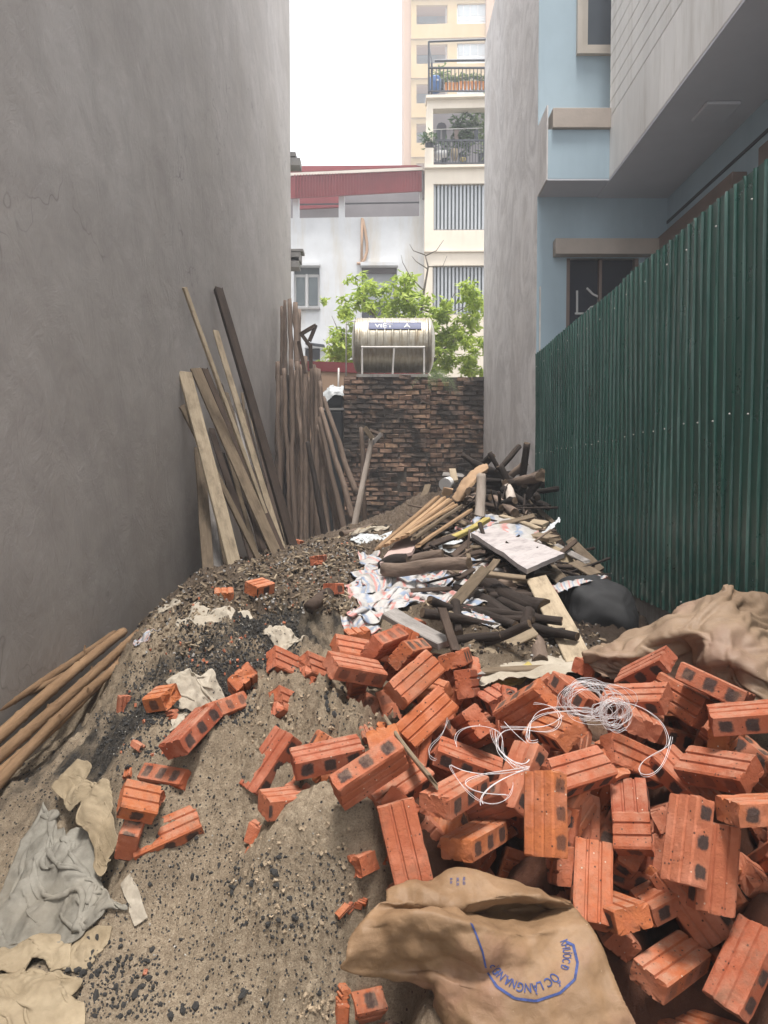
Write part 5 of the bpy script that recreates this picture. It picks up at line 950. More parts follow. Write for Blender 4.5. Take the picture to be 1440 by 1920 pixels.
def sheet_obj(name, P, m, label, cat, thick=.0025, uvs=1., group=None):
    a, b = P.shape[:2]; c = P.reshape(-1, 3).mean(0); me = mesh(name, P.reshape(-1, 3)-c, [(i*b+j, i*b+j+1, (i+1)*b+j+1, (i+1)*b+j) for i in range(a-1) for j in range(b-1)], M[m], True); uv = me.uv_layers.new(name='UVMap')
    for l in me.loops: uv.data[l.index].uv = ((l.vertex_index % b)/(b-1)*uvs, (l.vertex_index//b)/(a-1))
    o = put(name, me); o.location = c; sm = o.modifiers.new('d', 'SUBSURF'); sm.levels = sm.render_levels = 1; s = o.modifiers.new('s', 'SOLIDIFY'); s.thickness = thick; return tag(o, label, cat, group)
def drape(name, corners, m, label, cat, rest=1.35, n=46, steps=130, lift=.03, bump=.06, bend=.12, seed=1, pinch=None, thick=.0025, off=.004, uvs=1., rough=.25, mound=.0):
    c = [np.array(hit(*q)[0]) if len(q) == 2 else np.array(at(*q)) for q in corners]; u, w = np.meshgrid(np.linspace(0, 1, n), np.linspace(0, 1, n)); u, w = u[..., None], w[..., None]
    P = c[0]*(1-u)*(1-w)+c[1]*u*(1-w)+c[2]*u*w+c[3]*(1-u)*w; eu = np.linalg.norm(c[1]-c[0])*.5+np.linalg.norm(c[2]-c[3])*.5; ev = np.linalg.norm(c[3]-c[0])*.5+np.linalg.norm(c[2]-c[1])*.5
    N = np.array([[[noise.noise((i*.09+seed*7, j*.09, k*5.)) for k in range(3)] for j in range(n)] for i in range(n)]); N2_ = np.array([[noise.noise((i*.3+seed*3, j*.3, 2.)) for j in range(n)] for i in range(n)])
    P[..., :2] += N[..., :2]*rough*min(eu, ev)*.6; P[..., 2] = hzv(P[..., 0], P[..., 1]) + lift + np.abs(N[..., 2])*bump + N2_*bump*.4
    if pinch is not None: q = np.array(at(*pinch) if len(pinch) == 3 else hit(*pinch)[0]); d = np.linalg.norm(P-q, axis=2, keepdims=True); P += (q-P)*np.exp(-(d/(.35*max(eu, ev)))**2)*.75
    ru = np.full((n, n-1, 1), eu/(n-1)*rest); rv = np.full((n-1, n, 1), ev/(n-1)*rest)
    cx, cy = P[..., 0].mean(), P[..., 1].mean(); sx, sy = P[..., 0].std()*1.5, P[..., 1].std()*1.5           # whatever lies bunched up underneath
    fl = lambda X, Y: hzv(X, Y)+off+mound*np.exp(-((X-cx)/sx)**2-((Y-cy)/sy)**2)*(1+.35*np.sin(X*31+seed)*np.sin(Y*27+seed*2))
    P = relax(P, ru, rv, steps, 4, .0016, fl, bend=bend, far=3); return sheet_obj(name, P, m, label, cat, thick, uvs)
def crom(P, k):               # Catmull-Rom upsampling along axis 0
    P = np.asarray(P, float); n = len(P); Pp = np.concatenate([[2*P[0]-P[1]], P, [2*P[-1]-P[-2]]]); o = []
    for i in range(n-1):
        a, b, c, d = Pp[i], Pp[i+1], Pp[i+2], Pp[i+3]
        for s in range(k): t = s/k; o.append(.5*((2*b)+(c-a)*t+(2*a-5*b+4*c-d)*t*t+(3*b-a-3*c+d)*t**3))
    return np.array(o+[P[-1]])
CR = [Vector((math.cos(a), math.sin(a)*.6, math.sin(a*1.7+1)*.9)).normalized() for a in (0, .9, 1.7, 2.6, 3.4, 4.4, 5.5)]
def cloth(name, rows, m, label, cat, k=10, amp=.008, freq=9, thick=.002, seed=1., ridge=.6, fray=.004, group=None, fine=.0015, folds=(), crease=0, buckle=0):
    P = np.array([[tuple(at(*q)) if not isinstance(q, Vector) else tuple(q) for q in r] for r in rows]); P = crom(P, k); P = np.swapaxes(crom(np.swapaxes(P, 0, 1), k), 0, 1); a, b = P.shape[:2]
    du = np.gradient(P, axis=1); dv = np.gradient(P, axis=0); N = np.cross(du, dv); N /= np.linalg.norm(N, axis=2, keepdims=True)+1e-9; 
    for i in range(a):
        for j in range(b):
            p = P[i, j]; w = (1-2*abs(noise.noise((p[0]*freq+seed, p[1]*freq, p[2]*freq))))*ridge + noise.noise((p[0]*freq*2.3, p[1]*freq*2.3+seed, p[2]*freq*2.3))*(1-ridge) ; e = i in (0, a-1) or j in (0, b-1)
            if crease:                 # crumpled film: flat facets between sharp creases
                w *= .35
                for dk in range(7): dv_ = CR[dk]; ph = (p[0]*dv_[0]+p[1]*dv_[1]+p[2]*dv_[2])*(4+2.2*dk) + seed*dk + .45*noise.noise((p[0]*5, p[1]*5, p[2]*5+dk)); w += crease/amp*(abs((ph % 1)*2-1)-.5)*2/(1+.45*dk)*max(0, .5+1.3*noise.noise((p[0]*6+dk*5, p[1]*6, p[2]*6+seed)))
            for ax, ct, fa, sd in folds:
                ph = (i/(a-1) if ax == 0 else j/(b-1))*ct + 1.1*noise.noise((p[0]*3.1+sd, p[1]*3.1, p[2]*3.1)); cs = math.cos(6.2832*ph); w += math.copysign(abs(cs)**.8, cs)*fa/amp*(.6+.8*noise.noise((p[0]*4, p[1]*4+sd, p[2]*4)))
            P[i, j] = p + N[i, j]*(w*amp + noise.noise((p[0]*60, p[1]*60, p[2]*60+seed))*fine) + (RNG.normal(size=3)*fray if e else 0)
    if buckle:
        ru = np.linalg.norm(P[:, 1:]-P[:, :-1], axis=2, keepdims=True)*buckle; rv = np.linalg.norm(P[1:]-P[:-1], axis=2, keepdims=True)*buckle; nz = np.array([[noise.noise((i*.11+seed, j*.11, 1.)) for j in range(b)] for i in range(a)])[..., None]; P = relax(P+N*nz*.006, ru, rv, 40, 3, anchor=P.copy(), ak=.035, bend=.3, far=6)
    c = P.reshape(-1, 3).mean(0); v = (P.reshape(-1, 3)-c); f = [(i*b+j, i*b+j+1, (i+1)*b+j+1, (i+1)*b+j) for i in range(a-1) for j in range(b-1)]
    me = mesh(name, v, f, M[m], True); uv = me.uv_layers.new(name='UVMap'); 
    for l in me.loops: uv.data[l.index].uv = ((l.vertex_index % b)/(b-1), (l.vertex_index//b)/(a-1))
    o = put(name, me); o.location = c; s = o.modifiers.new('s', 'SOLIDIFY'); s.thickness = thick; tag(o, label, cat, group); o['nb'] = 0; del o['nb']; return o
# brown woven sack at the bottom, printed
sk = cloth('woven_sack', [[(722, 1672, 2.04), (800, 1655, 2.06), (880, 1643, 2.07), (980, 1667, 2.07), (1070, 1697, 2.04)], [(724, 1664, 2.0), (800, 1650, 2.02), (880, 1637, 2.03), (980, 1661, 2.03), (1069, 1692, 2.01)], [(722, 1690, 1.95), (790, 1694, 1.94), (870, 1700, 1.93), (980, 1682, 1.96), (1069, 1694, 1.99)], [(702, 1702, 1.94), (788, 1707, 1.96), (870, 1712, 2.03), (970, 1706, 2.08), (1078, 1702, 2.0)],
    [(676, 1730, 1.9), (786, 1704, 1.86), (870, 1722, 1.85), (975, 1742, 1.9), (1092, 1720, 1.97)], [(655, 1760, 1.88), (764, 1745, 1.85), (900, 1752, 1.83), (1000, 1762, 1.88), (1108, 1745, 1.93)], [(649, 1795, 1.86), (764, 1788, 1.87), (905, 1800, 1.83), (1020, 1800, 1.85), (1135, 1795, 1.88)], [(650, 1820, 1.87), (780, 1818, 1.9), (850, 1822, 1.86), (1000, 1840, 1.81), (1158, 1850, 1.83)], [(800, 1850, 1.92), (822, 1835, 1.86), (900, 1855, 1.81), (1040, 1870, 1.79), (1172, 1880, 1.8)], [(812, 1890, 1.9), (832, 1880, 1.84), (930, 1900, 1.78), (1060, 1910, 1.77), (1190, 1912, 1.78)], [(818, 1950, 1.88), (850, 1945, 1.8), (950, 1960, 1.74), (1070, 1960, 1.74), (1210, 1955, 1.76)]],
    'papersack', 'crumpled brown woven sack printed with blue lettering at the bottom edge', 'sack', k=16, amp=.004, freq=11, seed=3.3, fray=.0004, crease=.011)
bpy.context.view_layer.update(); skb = BVHTree.FromPolygons([sk.matrix_world @ v.co for v in sk.data.vertices], [tuple(p.vertices) for p in sk.data.polygons])
def onsack(px, py):
    r = ray(px, py).normalized(); h = skb.ray_cast(EYE, r, 5)
    if h[0] is None: return None
    return h[0] - r*.0045
def printed(me, mp):
    bm = bmesh.new(); bm.from_mesh(me); bad = []
    for v in bm.verts:
        q = onsack(*mp(v.co.x, v.co.y))
        if q is None: bad.append(v)
        else: v.co = q - Vector(sk.location)
    bmesh.ops.delete(bm, geom=bad, context='VERTS'); bm.to_mesh(me); bm.free(); me.materials.clear(); me.materials.append(M['ink']); o = put('printed_lettering', me); o.parent = sk
def arc(t):                  # the printed ring, t from 0 (left end) to 1 (right end)
    P_ = [(880, 1722), (893, 1752), (905, 1785), (912, 1820), (932, 1850), (965, 1872), (1005, 1877), (1050, 1862), (1078, 1836), (1083, 1805), (1075, 1772), (1062, 1766)]
    x = t*(len(P_)-1); i = min(int(x), len(P_)-2); u = x-i; return Vector((P_[i][0]*(1-u)+P_[i+1][0]*u, P_[i][1]*(1-u)+P_[i+1][1]*u))
bm = bmesh.new(); prev = None
for i in range(90):
    p = arc(i/89); d = (arc(min(1, i/89+.02))-arc(max(0, i/89-.02))).normalized(); nn = Vector((-d.y, d.x)); w = 3.6 if i < 30 else 5.2; a = bm.verts.new((*(p+nn*w/2), 0)); b = bm.verts.new((*(p-nn*w/2), 0))
    if prev: bm.faces.new((prev[0], a, b, prev[1]))
    prev = (a, b)
me = bpy.data.meshes.new('ring'); bm.to_mesh(me); bm.free(); printed(me, lambda x, y: (x, y))
def ringtext(s, c, R0, a0, size, sx=1):    # upside down lettering along an arc about c
    me = textmesh(s, size, .012*size); ws = max(v.co.x for v in me.vertices)
    def mp(x, y): t = R(a0) + (x*sx)/R0; r = R0 + y; return (c[0] + r*1.06*math.cos(t), c[1] + r*math.sin(t))
    printed(me, mp)
ringtext('KHƯƠC Đ', (990, 1790), 62, -24, 20, .56); ringtext('ỐC LÀNG', (990, 1788), 56, 38, 25, .62); ringtext('NA.NĐP', (990, 1784), 58, 108, 23, .6)
for i, (s, y) in enumerate((('NL.02', 1644), ('XK.35', 1650), ('B.16', 1657))): printed(textmesh(s, 7, .1), lambda x, yy, i=i: (868-i*12+yy*.9, 1642+i*1+x*1.15*.75+2))
# tan sack at the right
cloth('woven_sack', [[(1095, 1222, 3.3), (1140, 1205, 3.3), (1200, 1180, 3.3), (1260, 1150, 3.25), (1320, 1125, 3.2), (1357, 1104, 3.15), (1400, 1110, 3.2), (1470, 1125, 3.2)], [(1100, 1226, 3.15), (1150, 1212, 3.12), (1210, 1190, 3.1), (1262, 1165, 3.05), (1310, 1150, 3.0), (1362, 1125, 3.0), (1410, 1150, 3.05), (1470, 1190, 3.1)], [(1095, 1228, 3.05), (1155, 1224, 3.02), (1200, 1212, 3.0), (1240, 1190, 2.95), (1290, 1175, 2.9), (1365, 1160, 2.88), (1410, 1180, 2.88), (1470, 1220, 2.9)], [(1092, 1230, 3.0), (1150, 1230, 2.98), (1215, 1228, 2.95), (1285, 1215, 2.96), (1310, 1200, 2.84), (1360, 1200, 2.78), (1420, 1215, 2.76), (1470, 1240, 2.76)],
    [(1100, 1236, 3.02), (1150, 1240, 3.0), (1220, 1245, 2.98), (1295, 1240, 2.98), (1315, 1240, 2.8), (1360, 1235, 2.72), (1420, 1255, 2.66), (1470, 1275, 2.66)], [(1110, 1250, 3.02), (1160, 1256, 3.0), (1230, 1262, 2.98), (1300, 1268, 2.92), (1330, 1270, 2.8), (1370, 1260, 2.76), (1420, 1290, 2.66), (1470, 1305, 2.64)], [(1130, 1270, 3.0), (1180, 1275, 3.0), (1250, 1285, 2.95), (1310, 1300, 2.9), (1345, 1305, 2.8), (1390, 1310, 2.7), (1430, 1325, 2.62), (1475, 1330, 2.6)]], 'tansack', 'tan woven sack draped over the upper right of the brick heap', 'sack', k=14, amp=.005, freq=8, seed=9.1, fray=.0005, crease=.013, buckle=1.02, folds=((1, 3, .005, 2),))
# white plastic sheet below the logs
cloth('plastic_sheet', [[(890, 1228, 3.5), (950, 1222, 3.55), (1020, 1205, 3.6), (1080, 1200, 3.6)], [(880, 1245, 3.35), (945, 1238, 3.38), (1010, 1228, 3.4), (1085, 1222, 3.4)], [(885, 1262, 3.2), (945, 1255, 3.2), (1020, 1246, 3.22), (1090, 1240, 3.25)], [(900, 1280, 3.1), (950, 1275, 3.1), (1020, 1265, 3.1), (1080, 1255, 3.15)]], 'rag', 'dirty white plastic sheet on the ground behind the brick heap', 'plastic sheet', amp=.03, freq=7, seed=2)
# striped tarpaulin: the big fold, and separate scraps
drape('striped_tarpaulin', [(672, 1105), (905, 1050), (890, 1130), (660, 1172)], 'stripe', 'crumpled red white and blue striped tarpaulin under the logs', 'tarpaulin', rest=1.45, n=70, steps=150, lift=.08, bump=.2, seed=4, bend=.12, off=.02)
drape('striped_tarpaulin', [(676, 1050), (716, 1046), (722, 1090), (680, 1110)], 'stripe', 'knotted bundle of striped tarpaulin at the left edge of the heap', 'tarpaulin', rest=1.6, n=40, steps=110, lift=.08, bump=.14, seed=6, off=.03, uvs=.5)
drape('striped_tarpaulin', [(890, 990), (975, 985), (990, 1030), (880, 1015)], 'stripe', 'striped tarpaulin corner showing above the whitewashed board', 'tarpaulin', rest=1.4, n=40, steps=110, lift=.08, bump=.12, seed=7, off=.05, uvs=.5)
cloth('striped_tarpaulin', [[(1040, 1096, 4.35), (1065, 1086, 4.4), (1100, 1080, 4.45), (1138, 1079, 4.45)], [(1038, 1103, 4.25), (1066, 1094, 4.25), (1100, 1086, 4.3), (1138, 1082, 4.35)], [(1048, 1112, 4.2), (1070, 1102, 4.2), (1100, 1091, 4.25), (1130, 1086, 4.3)]], 'stripe', 'strip of striped tarpaulin lying over the black bag', 'tarpaulin', k=8, amp=.008, freq=14, seed=4)
cloth('torn_sheet', [[(955, 988, 6.0), (985, 1000, 5.8), (1010, 1000, 5.8), (1030, 985, 5.9), (1048, 968, 6.0)], [(958, 996, 5.8), (985, 1006, 5.7), (1012, 1004, 5.7), (1032, 992, 5.8), (1050, 974, 5.9)]], 'greytarp', 'torn stiff grey sheet curling up against the fence', 'sheet', k=8, amp=.02, freq=9, seed=3)
cloth('cardboard_sheet', [[(846, 935, 7.2), (862, 905, 7.3), (885, 882, 7.4), (912, 868, 7.5)], [(856, 942, 7.1), (872, 915, 7.1), (895, 890, 7.2), (916, 876, 7.3)], [(868, 938, 7.1), (882, 918, 7.1), (900, 896, 7.2), (914, 886, 7.3)]], 'cardboard', 'curled brown cardboard sheet along the crest of the heap', 'cardboard', k=8, amp=.02, freq=6, thick=.006)
cloth('grey_sheet', [[(601, 740, 12.65), (620, 722, 12.7), (632, 724, 12.75), (645, 722, 12.8)], [(603, 752, 12.6), (618, 738, 12.6), (632, 732, 12.6), (645, 734, 12.62)], [(606, 760, 12.58), (616, 750, 12.57), (628, 740, 12.56), (645, 742, 12.58)]], 'greytarp', 'crumpled light grey plastic sheet over the black cistern', 'plastic sheet', k=8, amp=.03, freq=7)
v, f = [], []
tubc = at(839, 905, 8.0); mb = MB(); mb.tube([tubc + Vector((.05, .1, .02)), tubc + Vector((-.03, -.06, -.02))], [.05, .07], 16); tag(mb.build('plastic_tub', M['frame_white'], smooth=False), 'white plastic tub lying near the top left of the heap', 'tub')
# black net bag by the fence
bg_ = bmesh.new(); bmesh.ops.create_icosphere(bg_, subdivisions=5, radius=1); bc = at(1118, 1146, 4.35)
for vv in bg_.verts:
    p = vv.co.copy(); k = 1 + noise.noise(p*1.6+Vector((3, 1, 0)))*.16 + (1-2*abs(noise.noise(p*3.2)))*.035; p = Vector((math.copysign(abs(p.x)**.8, p.x), p.y, math.copysign(abs(p.z)**.82, p.z))); vv.co = Vector((p.x*.235*k*(1-.1*p.z), p.y*.22*k, p.z*.185*k - .06*p.x*.5))
me = bpy.data.meshes.new('net_bag'); bg_.to_mesh(me); bg_.free(); me.materials.append(M['net']); me.polygons.foreach_set('use_smooth', [True]*len(me.polygons)); o = put('net_bag', me); o.location = bc; o.rotation_euler = (0, R(8), 0); tag(o, 'bulging black net bag between the scrap heap and the fence', 'bag')
# grey cloth and cream canvas sack at the left edge
drape('grey_cloth', [(92, 1500), (222, 1555), (240, 1705), (-40, 1795)], 'greycloth', 'rumpled grey felt cloth lying on the sand at the left edge', 'cloth', rest=1.42, n=64, steps=130, lift=.1, bump=.12, seed=2, thick=.004, bend=.15, mound=.085)
drape('canvas_sack', [(108, 1520), (165, 1470), (232, 1575), (215, 1650)], 'canvas', 'cream canvas sack gathered to a tied neck on the grey cloth', 'sack', rest=1.4, n=46, steps=110, lift=.12, bump=.08, seed=5, pinch=(100, 1636, 2.36), off=.085, bend=.12, mound=.05)
drape('canvas_scrap', [(-40, 1795), (118, 1745), (125, 1800), (-40, 1850)], 'canvas', 'rolled cream canvas edge below the grey cloth', 'cloth', rest=1.5, seed=8, lift=.05, bump=.07, bend=.15, mound=.06)
drape('canvas_scrap', [(-50, 1850), (120, 1850), (140, 1960), (-50, 1960)], 'canvas', 'folded cream canvas at the bottom left corner', 'cloth', rest=1.45, seed=11, lift=.05, bump=.1, bend=.15, mound=.07)
drape('canvas_scrap', [(118, 1815), (150, 1765), (210, 1732), (165, 1790)], 'canvas', 'half-buried curled strip of cream canvas right of the grey cloth', 'cloth', rest=1.4, seed=13, n=34, lift=.03, bump=.04, bend=.2)
def rag(px, py, w, h, m, label, amp=.03, seed=0, cat='rag', lift=.02, n=30):
    c, nn = hit(px, py); an = seed*.7; X, Y_ = Vector((math.cos(an), math.sin(an), 0))*w, Vector((-math.sin(an), math.cos(an), 0))*h; f = 1440/c.y
    def pxof(p): d = p-EYE; z = d.dot(FW); return (720+1440*d.x/z, 960-1440*d.dot(UP)/z, p.y)
    return drape('rag', [pxof(c-X-Y_), pxof(c+X-Y_), pxof(c+X+Y_), pxof(c-X+Y_)], m, label, cat, rest=1.45, n=n, steps=90, lift=lift*.6+.01, bump=amp*1.5, seed=seed*.37, bend=.12, off=.012, uvs=.5, rough=.5, mound=0)
rag(374, 1305, .085, .085, 'rag', 'crumpled cream rag between bricks on the dark ash patch', .035, 3, lift=.025); rag(318, 1140, .05, .12, 'rag', 'frayed white plastic tuft on the mound edge by the wall', .04, 5); rag(400, 1160, .16, .1, 'rag', 'frayed white fibres trailing on the mound above the ash', .03, 8); rag(537, 1192, .06, .08, 'rag', 'torn white plastic scrap right of the ash patch', .03, 11); rag(672, 1160, .06, .07, 'stripe', 'ragged striped plastic scrap at the lower left of the tarpaulin', .022, 12); rag(680, 1000, .16, .25, 'rag', 'pale flattened sacking at the foot of the poles', .05, 14); rag(640, 1003, .12, .2, 'canvas', 'dull canvas scrap beside the pole feet', .04, 15); rag(276, 1189, .03, .06, 'stripe', 'tiny pink and white plastic scrap at the bamboo tips', .03, 17); rag(250, 1690, .015, .05, 'rag', 'small cream paper strip lying on the sand right of the grey cloth', .008, 19, lift=.01); rag(965, 1268, .08, .04, 'yellowedge', 'pale yellow torn paper behind the bricks', .02, 23); rag(722, 1665+55, .01, .02, 'frame_white', 'tiny white plastic scrap at the sack corner', .01, 25); rag(845, 1020, .12, .12, 'greytarp', 'dull grey plastic crumpled left of the yellow-edged board', .03, 31); rag(955, 1112, .1, .1, 'rag', 'dirty white plastic wad caught among the black logs', .03, 32); rag(1030, 1030, .12, .14, 'canvas', 'brownish cloth wad right of the whitewashed board', .03, 33); rag(800, 1090, .1, .12, 'greytarp', 'grey plastic wad behind the striped tarpaulin fold', .03, 34); rag(905, 1160, .08, .08, 'stripe', 'small striped plastic wad low among the black logs', .02, 35); rag(700, 1005, .14, .2, 'greytarp', 'flattened grey plastic left of the lath stack', .03, 36)
rag(335, 1350, .02, .04, 'rag', 'tiny white scrap below the cream rag', .01, 27)
# round clay pipe on the mound
c, _ = hit(598, 1134); mb = MB(); a = Vector((.04, .075, .02)); mb.tube([c-a+Vector((0, 0, .02)), c-a*.1+Vector((0, 0, .02)), c+a*.1+Vector((0, 0, .02)), c+a+Vector((0, 0, .02))], [.028, .03, .034, .033], 16); tag(mb.build('clay_pipe', M['plank_dark'], smooth=True), 'short dull clay pipe lying on the mound behind the bricks', 'pipe')
# ---- tangle of white nylon string over the bricks
def Ys(px, py): return float(np.interp(py, [1150, 1250, 1350, 1450, 1575], [3.15, 2.7, 2.4, 2.17, 2.02]))
cu = bpy.data.curves.new('string_tangle', 'CURVE'); cu.dimensions = '3D'; cu.bevel_depth = .0006; cu.bevel_resolution = 1
def strand(pts, r=1):
    s = cu.splines.new('NURBS'); s.points.add(len(pts)-1); s.order_u = 4; s.use_endpoint_u = True
    for p, q in zip(s.points, pts): p.co = (*q, 1); p.radius = r
rs_ = random.Random(4)
def loop(cx, cy, rx, ry, turns, ph, jit=6, lift=.03):
    n = int(14*turns); strand([at(cx+rx*math.cos(ph+6.283*turns*i/n)*rs_.uniform(.85, 1.12)+rs_.gauss(0, jit*.35), cy+ry*math.sin(ph+6.283*turns*i/n)*rs_.uniform(.85, 1.12)+rs_.gauss(0, jit*.35), Ys(cx, cy)-lift+.05*math.sin(3*i/n+ph)) for i in range(n+1)], rs_.uniform(.8, 1.25))
for _ in range(7): loop(1095+rs_.gauss(0, 8), 1310+rs_.gauss(0, 7), rs_.uniform(30, 55), rs_.uniform(20, 36), 2, rs_.uniform(0, 6), 5, .05)
for _ in range(9): loop(1150+rs_.gauss(0, 9), 1335+rs_.gauss(0, 9), rs_.uniform(16, 38), rs_.uniform(14, 32), 2.5, rs_.uniform(0, 6), 6, .05)
for _ in range(4): loop(1120+rs_.gauss(0, 12), 1325+rs_.gauss(0, 9), rs_.uniform(50, 70), rs_.uniform(28, 45), 1.6, rs_.uniform(0, 6), 6, .05)
for pts in ([(1110, 1330), (1060, 1325), (1010, 1325), (992, 1350), (990, 1390)], [(1110, 1335), (1050, 1330), (1000, 1340), (985, 1370), (990, 1395), (1010, 1385)], [(1000, 1322), (1040, 1320), (1060, 1350), (1035, 1375), (990, 1370), (940, 1365), (925, 1400), (945, 1425), (975, 1440), (992, 1442)], [(838, 1348), (832, 1380), (805, 1390), (798, 1420), (820, 1424)], [(858, 1400), (850, 1380), (870, 1365), (900, 1362), (935, 1368), (945, 1390), (942, 1420), (970, 1440)],
    [(992, 1443), (950, 1450), (900, 1452), (850, 1440), (838, 1430), (850, 1455), (880, 1490), (910, 1508), (940, 1505), (960, 1490), (962, 1470)], [(992, 1440), (940, 1446), (890, 1455), (858, 1470), (900, 1490), (950, 1490)], [(992, 1444), (930, 1460), (895, 1490), (905, 1507)], [(1165, 1318), (1200, 1320), (1235, 1345), (1252, 1370), (1255, 1395), (1235, 1410), (1205, 1425), (1194, 1450), (1220, 1460), (1250, 1430), (1258, 1380)], [(930, 1372), (925, 1395), (940, 1420), (985, 1440), (990, 1425)], [(940, 1365), (990, 1362), (1030, 1372), (1050, 1340)], [(920, 1368), (918, 1400), (955, 1430), (992, 1441)], [(945, 1355), (965, 1380), (985, 1395)]):
    for rep in range(2): strand([at(x+rs_.gauss(0, 2.2), y+rs_.gauss(0, 2.2), Ys(x, y)-.045) for x, y in pts], rs_.uniform(.8, 1.5))
cu.materials.append(M['string']); o = bpy.data.objects.new('string_tangle', cu); COL.objects.link(o); dg = bpy.context.evaluated_depsgraph_get(); me = bpy.data.meshes.new_from_object(o.evaluated_get(dg)); bpy.data.objects.remove(o); me.materials.clear(); me.materials.append(M['string']); tag(put('string_tangle', me), 'tangle of white nylon string over the bricks', 'string')
# thin brown board stuck between the bricks
pk((724, 1352), 2.55, (815, 1465), 2.12, .05, .012, (.7, -.5, .3), 'plank', 'thin brown board wedged between the bricks')

# ---- charcoal lumps, brick and wood crumbs
def lump(seed):
    bm = bmesh.new(); bmesh.ops.create_icosphere(bm, subdivisions=1, radius=1); rr = random.Random(seed); s = Vector((rr.uniform(.6, 1.5), rr.uniform(.5, 1), rr.uniform(.5, .9)))
    for v in bm.verts: v.co = Vector((v.co.x*s.x, v.co.y*s.y, v.co.z*s.z))*rr.uniform(.75, 1.2)
    me = bpy.data.meshes.new('charcoal_lump'); bm.to_mesh(me); bm.free(); me.materials.append(M['coal']); return me
LM = [lump(i) for i in range(9)]; rc = random.Random(31)
def regsample(regs):
    r = rc.choices(regs, [q[4] for q in regs])[0]; return rc.uniform(r[0], r[1]), rc.uniform(r[2], r[3])
SR = [(130, 640, 1700, 1910, 5), (430, 650, 1600, 1740, 2.5), (230, 440, 1480, 1700, 2), (20, 330, 1430, 1500, 1.2), (460, 700, 1280, 1420, 1.2), (140, 300, 1800, 1910, 2)]
CL = [(regsample(SR)) for _ in range(14)]
for i in range(190):
    px, py = regsample(SR)
    if i % 5 < 3: q = rc.choice(CL); px, py = q[0]+rc.gauss(0, 26), q[1]+rc.gauss(0, 18)
    h, n = hit(px, py)
    if h is None or h.y > 4 or h.x > 0: continue
    o = put('charcoal_lump', rc.choice(LM)); o.location = h + Vector((0, 0, .001)); s = rc.choice((.005, .007, .008, .01, .014)); o.scale = (s, s, s); o.rotation_euler = (rc.uniform(0, 6), rc.uniform(0, 6), rc.uniform(0, 6)); tag(o, 'black charcoal lump lying on the sand', 'charcoal', 'charcoal lumps on the sand')
def crumbs(name, m, n, regs, smin, smax, label, cat, elong=1, seed=0, lift=.3, cond=None):
    mb = MB(); rr = random.Random(seed)
    for _ in range(n):
        h, nn = hit(*regsample(regs))
        if h is None or h.y > 11: continue
        s = rr.uniform(smin, smax)*(1 if h.y < 4 else 1+(h.y-4)*.12); Mr = Matrix.Rotation(rr.uniform(0, 6.3), 3, 'Z') @ Matrix.Rotation(rr.gauss(0, .35 if elong > 1.5 else 1.5), 3, 'Y') @ Matrix.Rotation(rr.uniform(0, 6), 3, 'X'); P = [Vector((a*rr.uniform(.6, 1)*elong, b*rr.uniform(.4, 1), c*rr.uniform(.3, .8)))*s for a in (-1, 1) for b in (-1, 1) for c in (-1, 1)]
        mb.add([h + Vector((0, 0, s*lift)) + Mr @ p for p in P], [(0, 1, 3, 2), (4, 6, 7, 5), (0, 4, 5, 1), (2, 3, 7, 6), (0, 2, 6, 4), (1, 5, 7, 3)])
    return tag(mb.build(name, M[m]), label, cat, kind='stuff')
AR = [(330, 560, 1150, 1260, 3), (230, 480, 1240, 1360, 2), (180, 330, 1330, 1420, .7)]; MR = [(340, 680, 1020, 1150, 4), (450, 690, 1010, 1080, 2), (250, 400, 1110, 1230, 1)]; HR = [(640, 900, 980, 1160, 2), (860, 1130, 980, 1230, 3), (850, 1010, 880, 990, 1.5)]
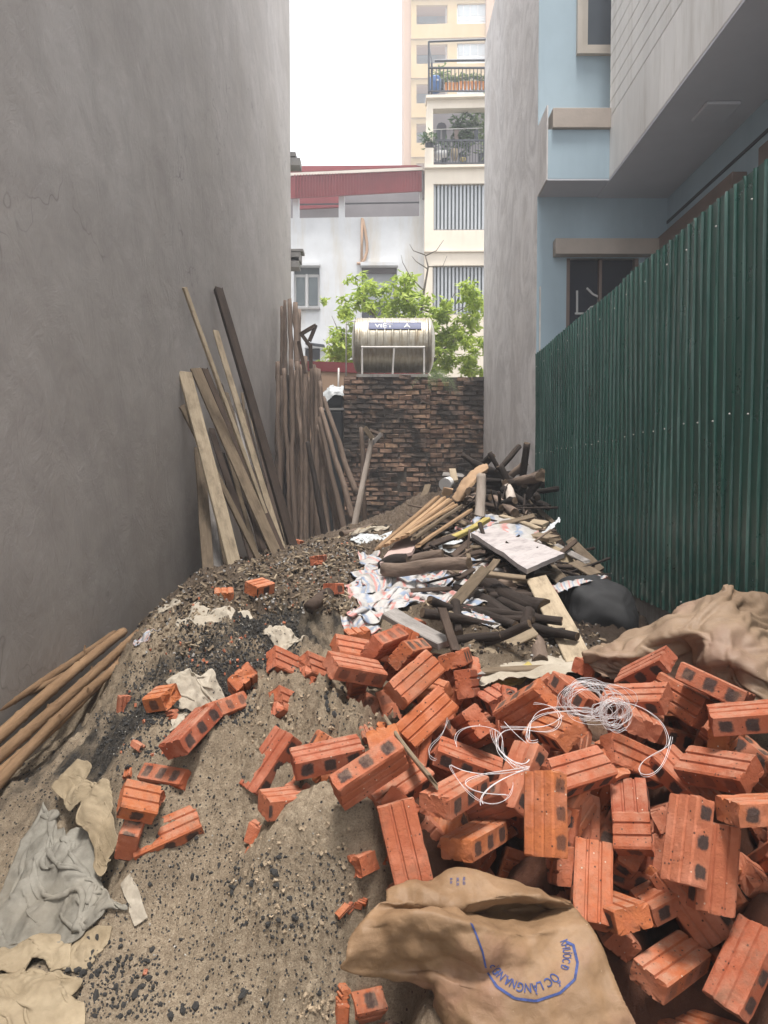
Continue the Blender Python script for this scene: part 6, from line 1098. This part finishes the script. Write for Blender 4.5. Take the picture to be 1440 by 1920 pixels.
crumbs('charcoal_grit', 'coal', 2600, SR+[(0, 460, 1380, 1720, 6)], .0012, .004, 'fine black charcoal grit scattered over the sand', 'grit', seed=1); crumbs('charcoal_grit', 'coal', 2800, AR, .0018, .006, 'dense black charcoal bits of the ash patch', 'charcoal bits', seed=2); crumbs('ash_flakes', 'ash', 420, AR+[(230, 640, 1500, 1900, 1)], .001, .0035, 'white ash and shell flakes over ash patch and sand', 'flakes', seed=3)
crumbs('rubble_chips', 'plank', 2200, MR+HR, .002, .009, 'brown wood and soil chips covering the mound', 'chips', 2.2, seed=4); crumbs('rubble_chips', 'bark_dark', 1500, MR+HR, .002, .009, 'dark chips and clods covering the mound', 'chips', 1.4, seed=5); crumbs('wood_splinters', 'plank_tan', 420, MR+HR, .003, .008, 'pale wood splinters littering mound and heap', 'splinters', 5, seed=6); crumbs('rubble_chips', 'concrete', 900, MR+HR, .002, .008, 'grey mortar crumbs on the mound', 'crumbs', 1.2, seed=7); crumbs('brick_crumbs', 'brick', 110, MR+AR, .003, .008, 'red brick crumbs on the mound', 'crumbs', 1.2, seed=8)
crumbs('sand_clods', 'clod', 420, [(470, 720, 1270, 1420, 3), (430, 660, 1540, 1760, 2), (250, 560, 1120, 1220, 2), (560, 640, 1860, 1915, .6)], .002, .007, 'damp sand clods on the mound slopes', 'clods', 1.1, seed=9)
# ---- humid air
hb = MB().box(-60, 60, -25, 90, -1.2, 34).build('haze', None); hb.data.materials.clear(); hm = bpy.data.materials.new('humid_air'); hm.use_nodes = True; hm.node_tree.nodes.clear()
ho = hm.node_tree.nodes.new('ShaderNodeOutputMaterial'); hv = hm.node_tree.nodes.new('ShaderNodeVolumePrincipled'); hv.inputs['Color'].default_value = (.93, .95, 1, 1); hv.inputs['Density'].default_value = .006; hv.inputs['Anisotropy'].default_value = .2
hm.node_tree.links.new(hv.outputs[0], ho.inputs['Volume']); hb.data.materials.append(hm); tag(hb, 'thin pale humid haze hanging over the whole scene', 'haze', kind='stuff')
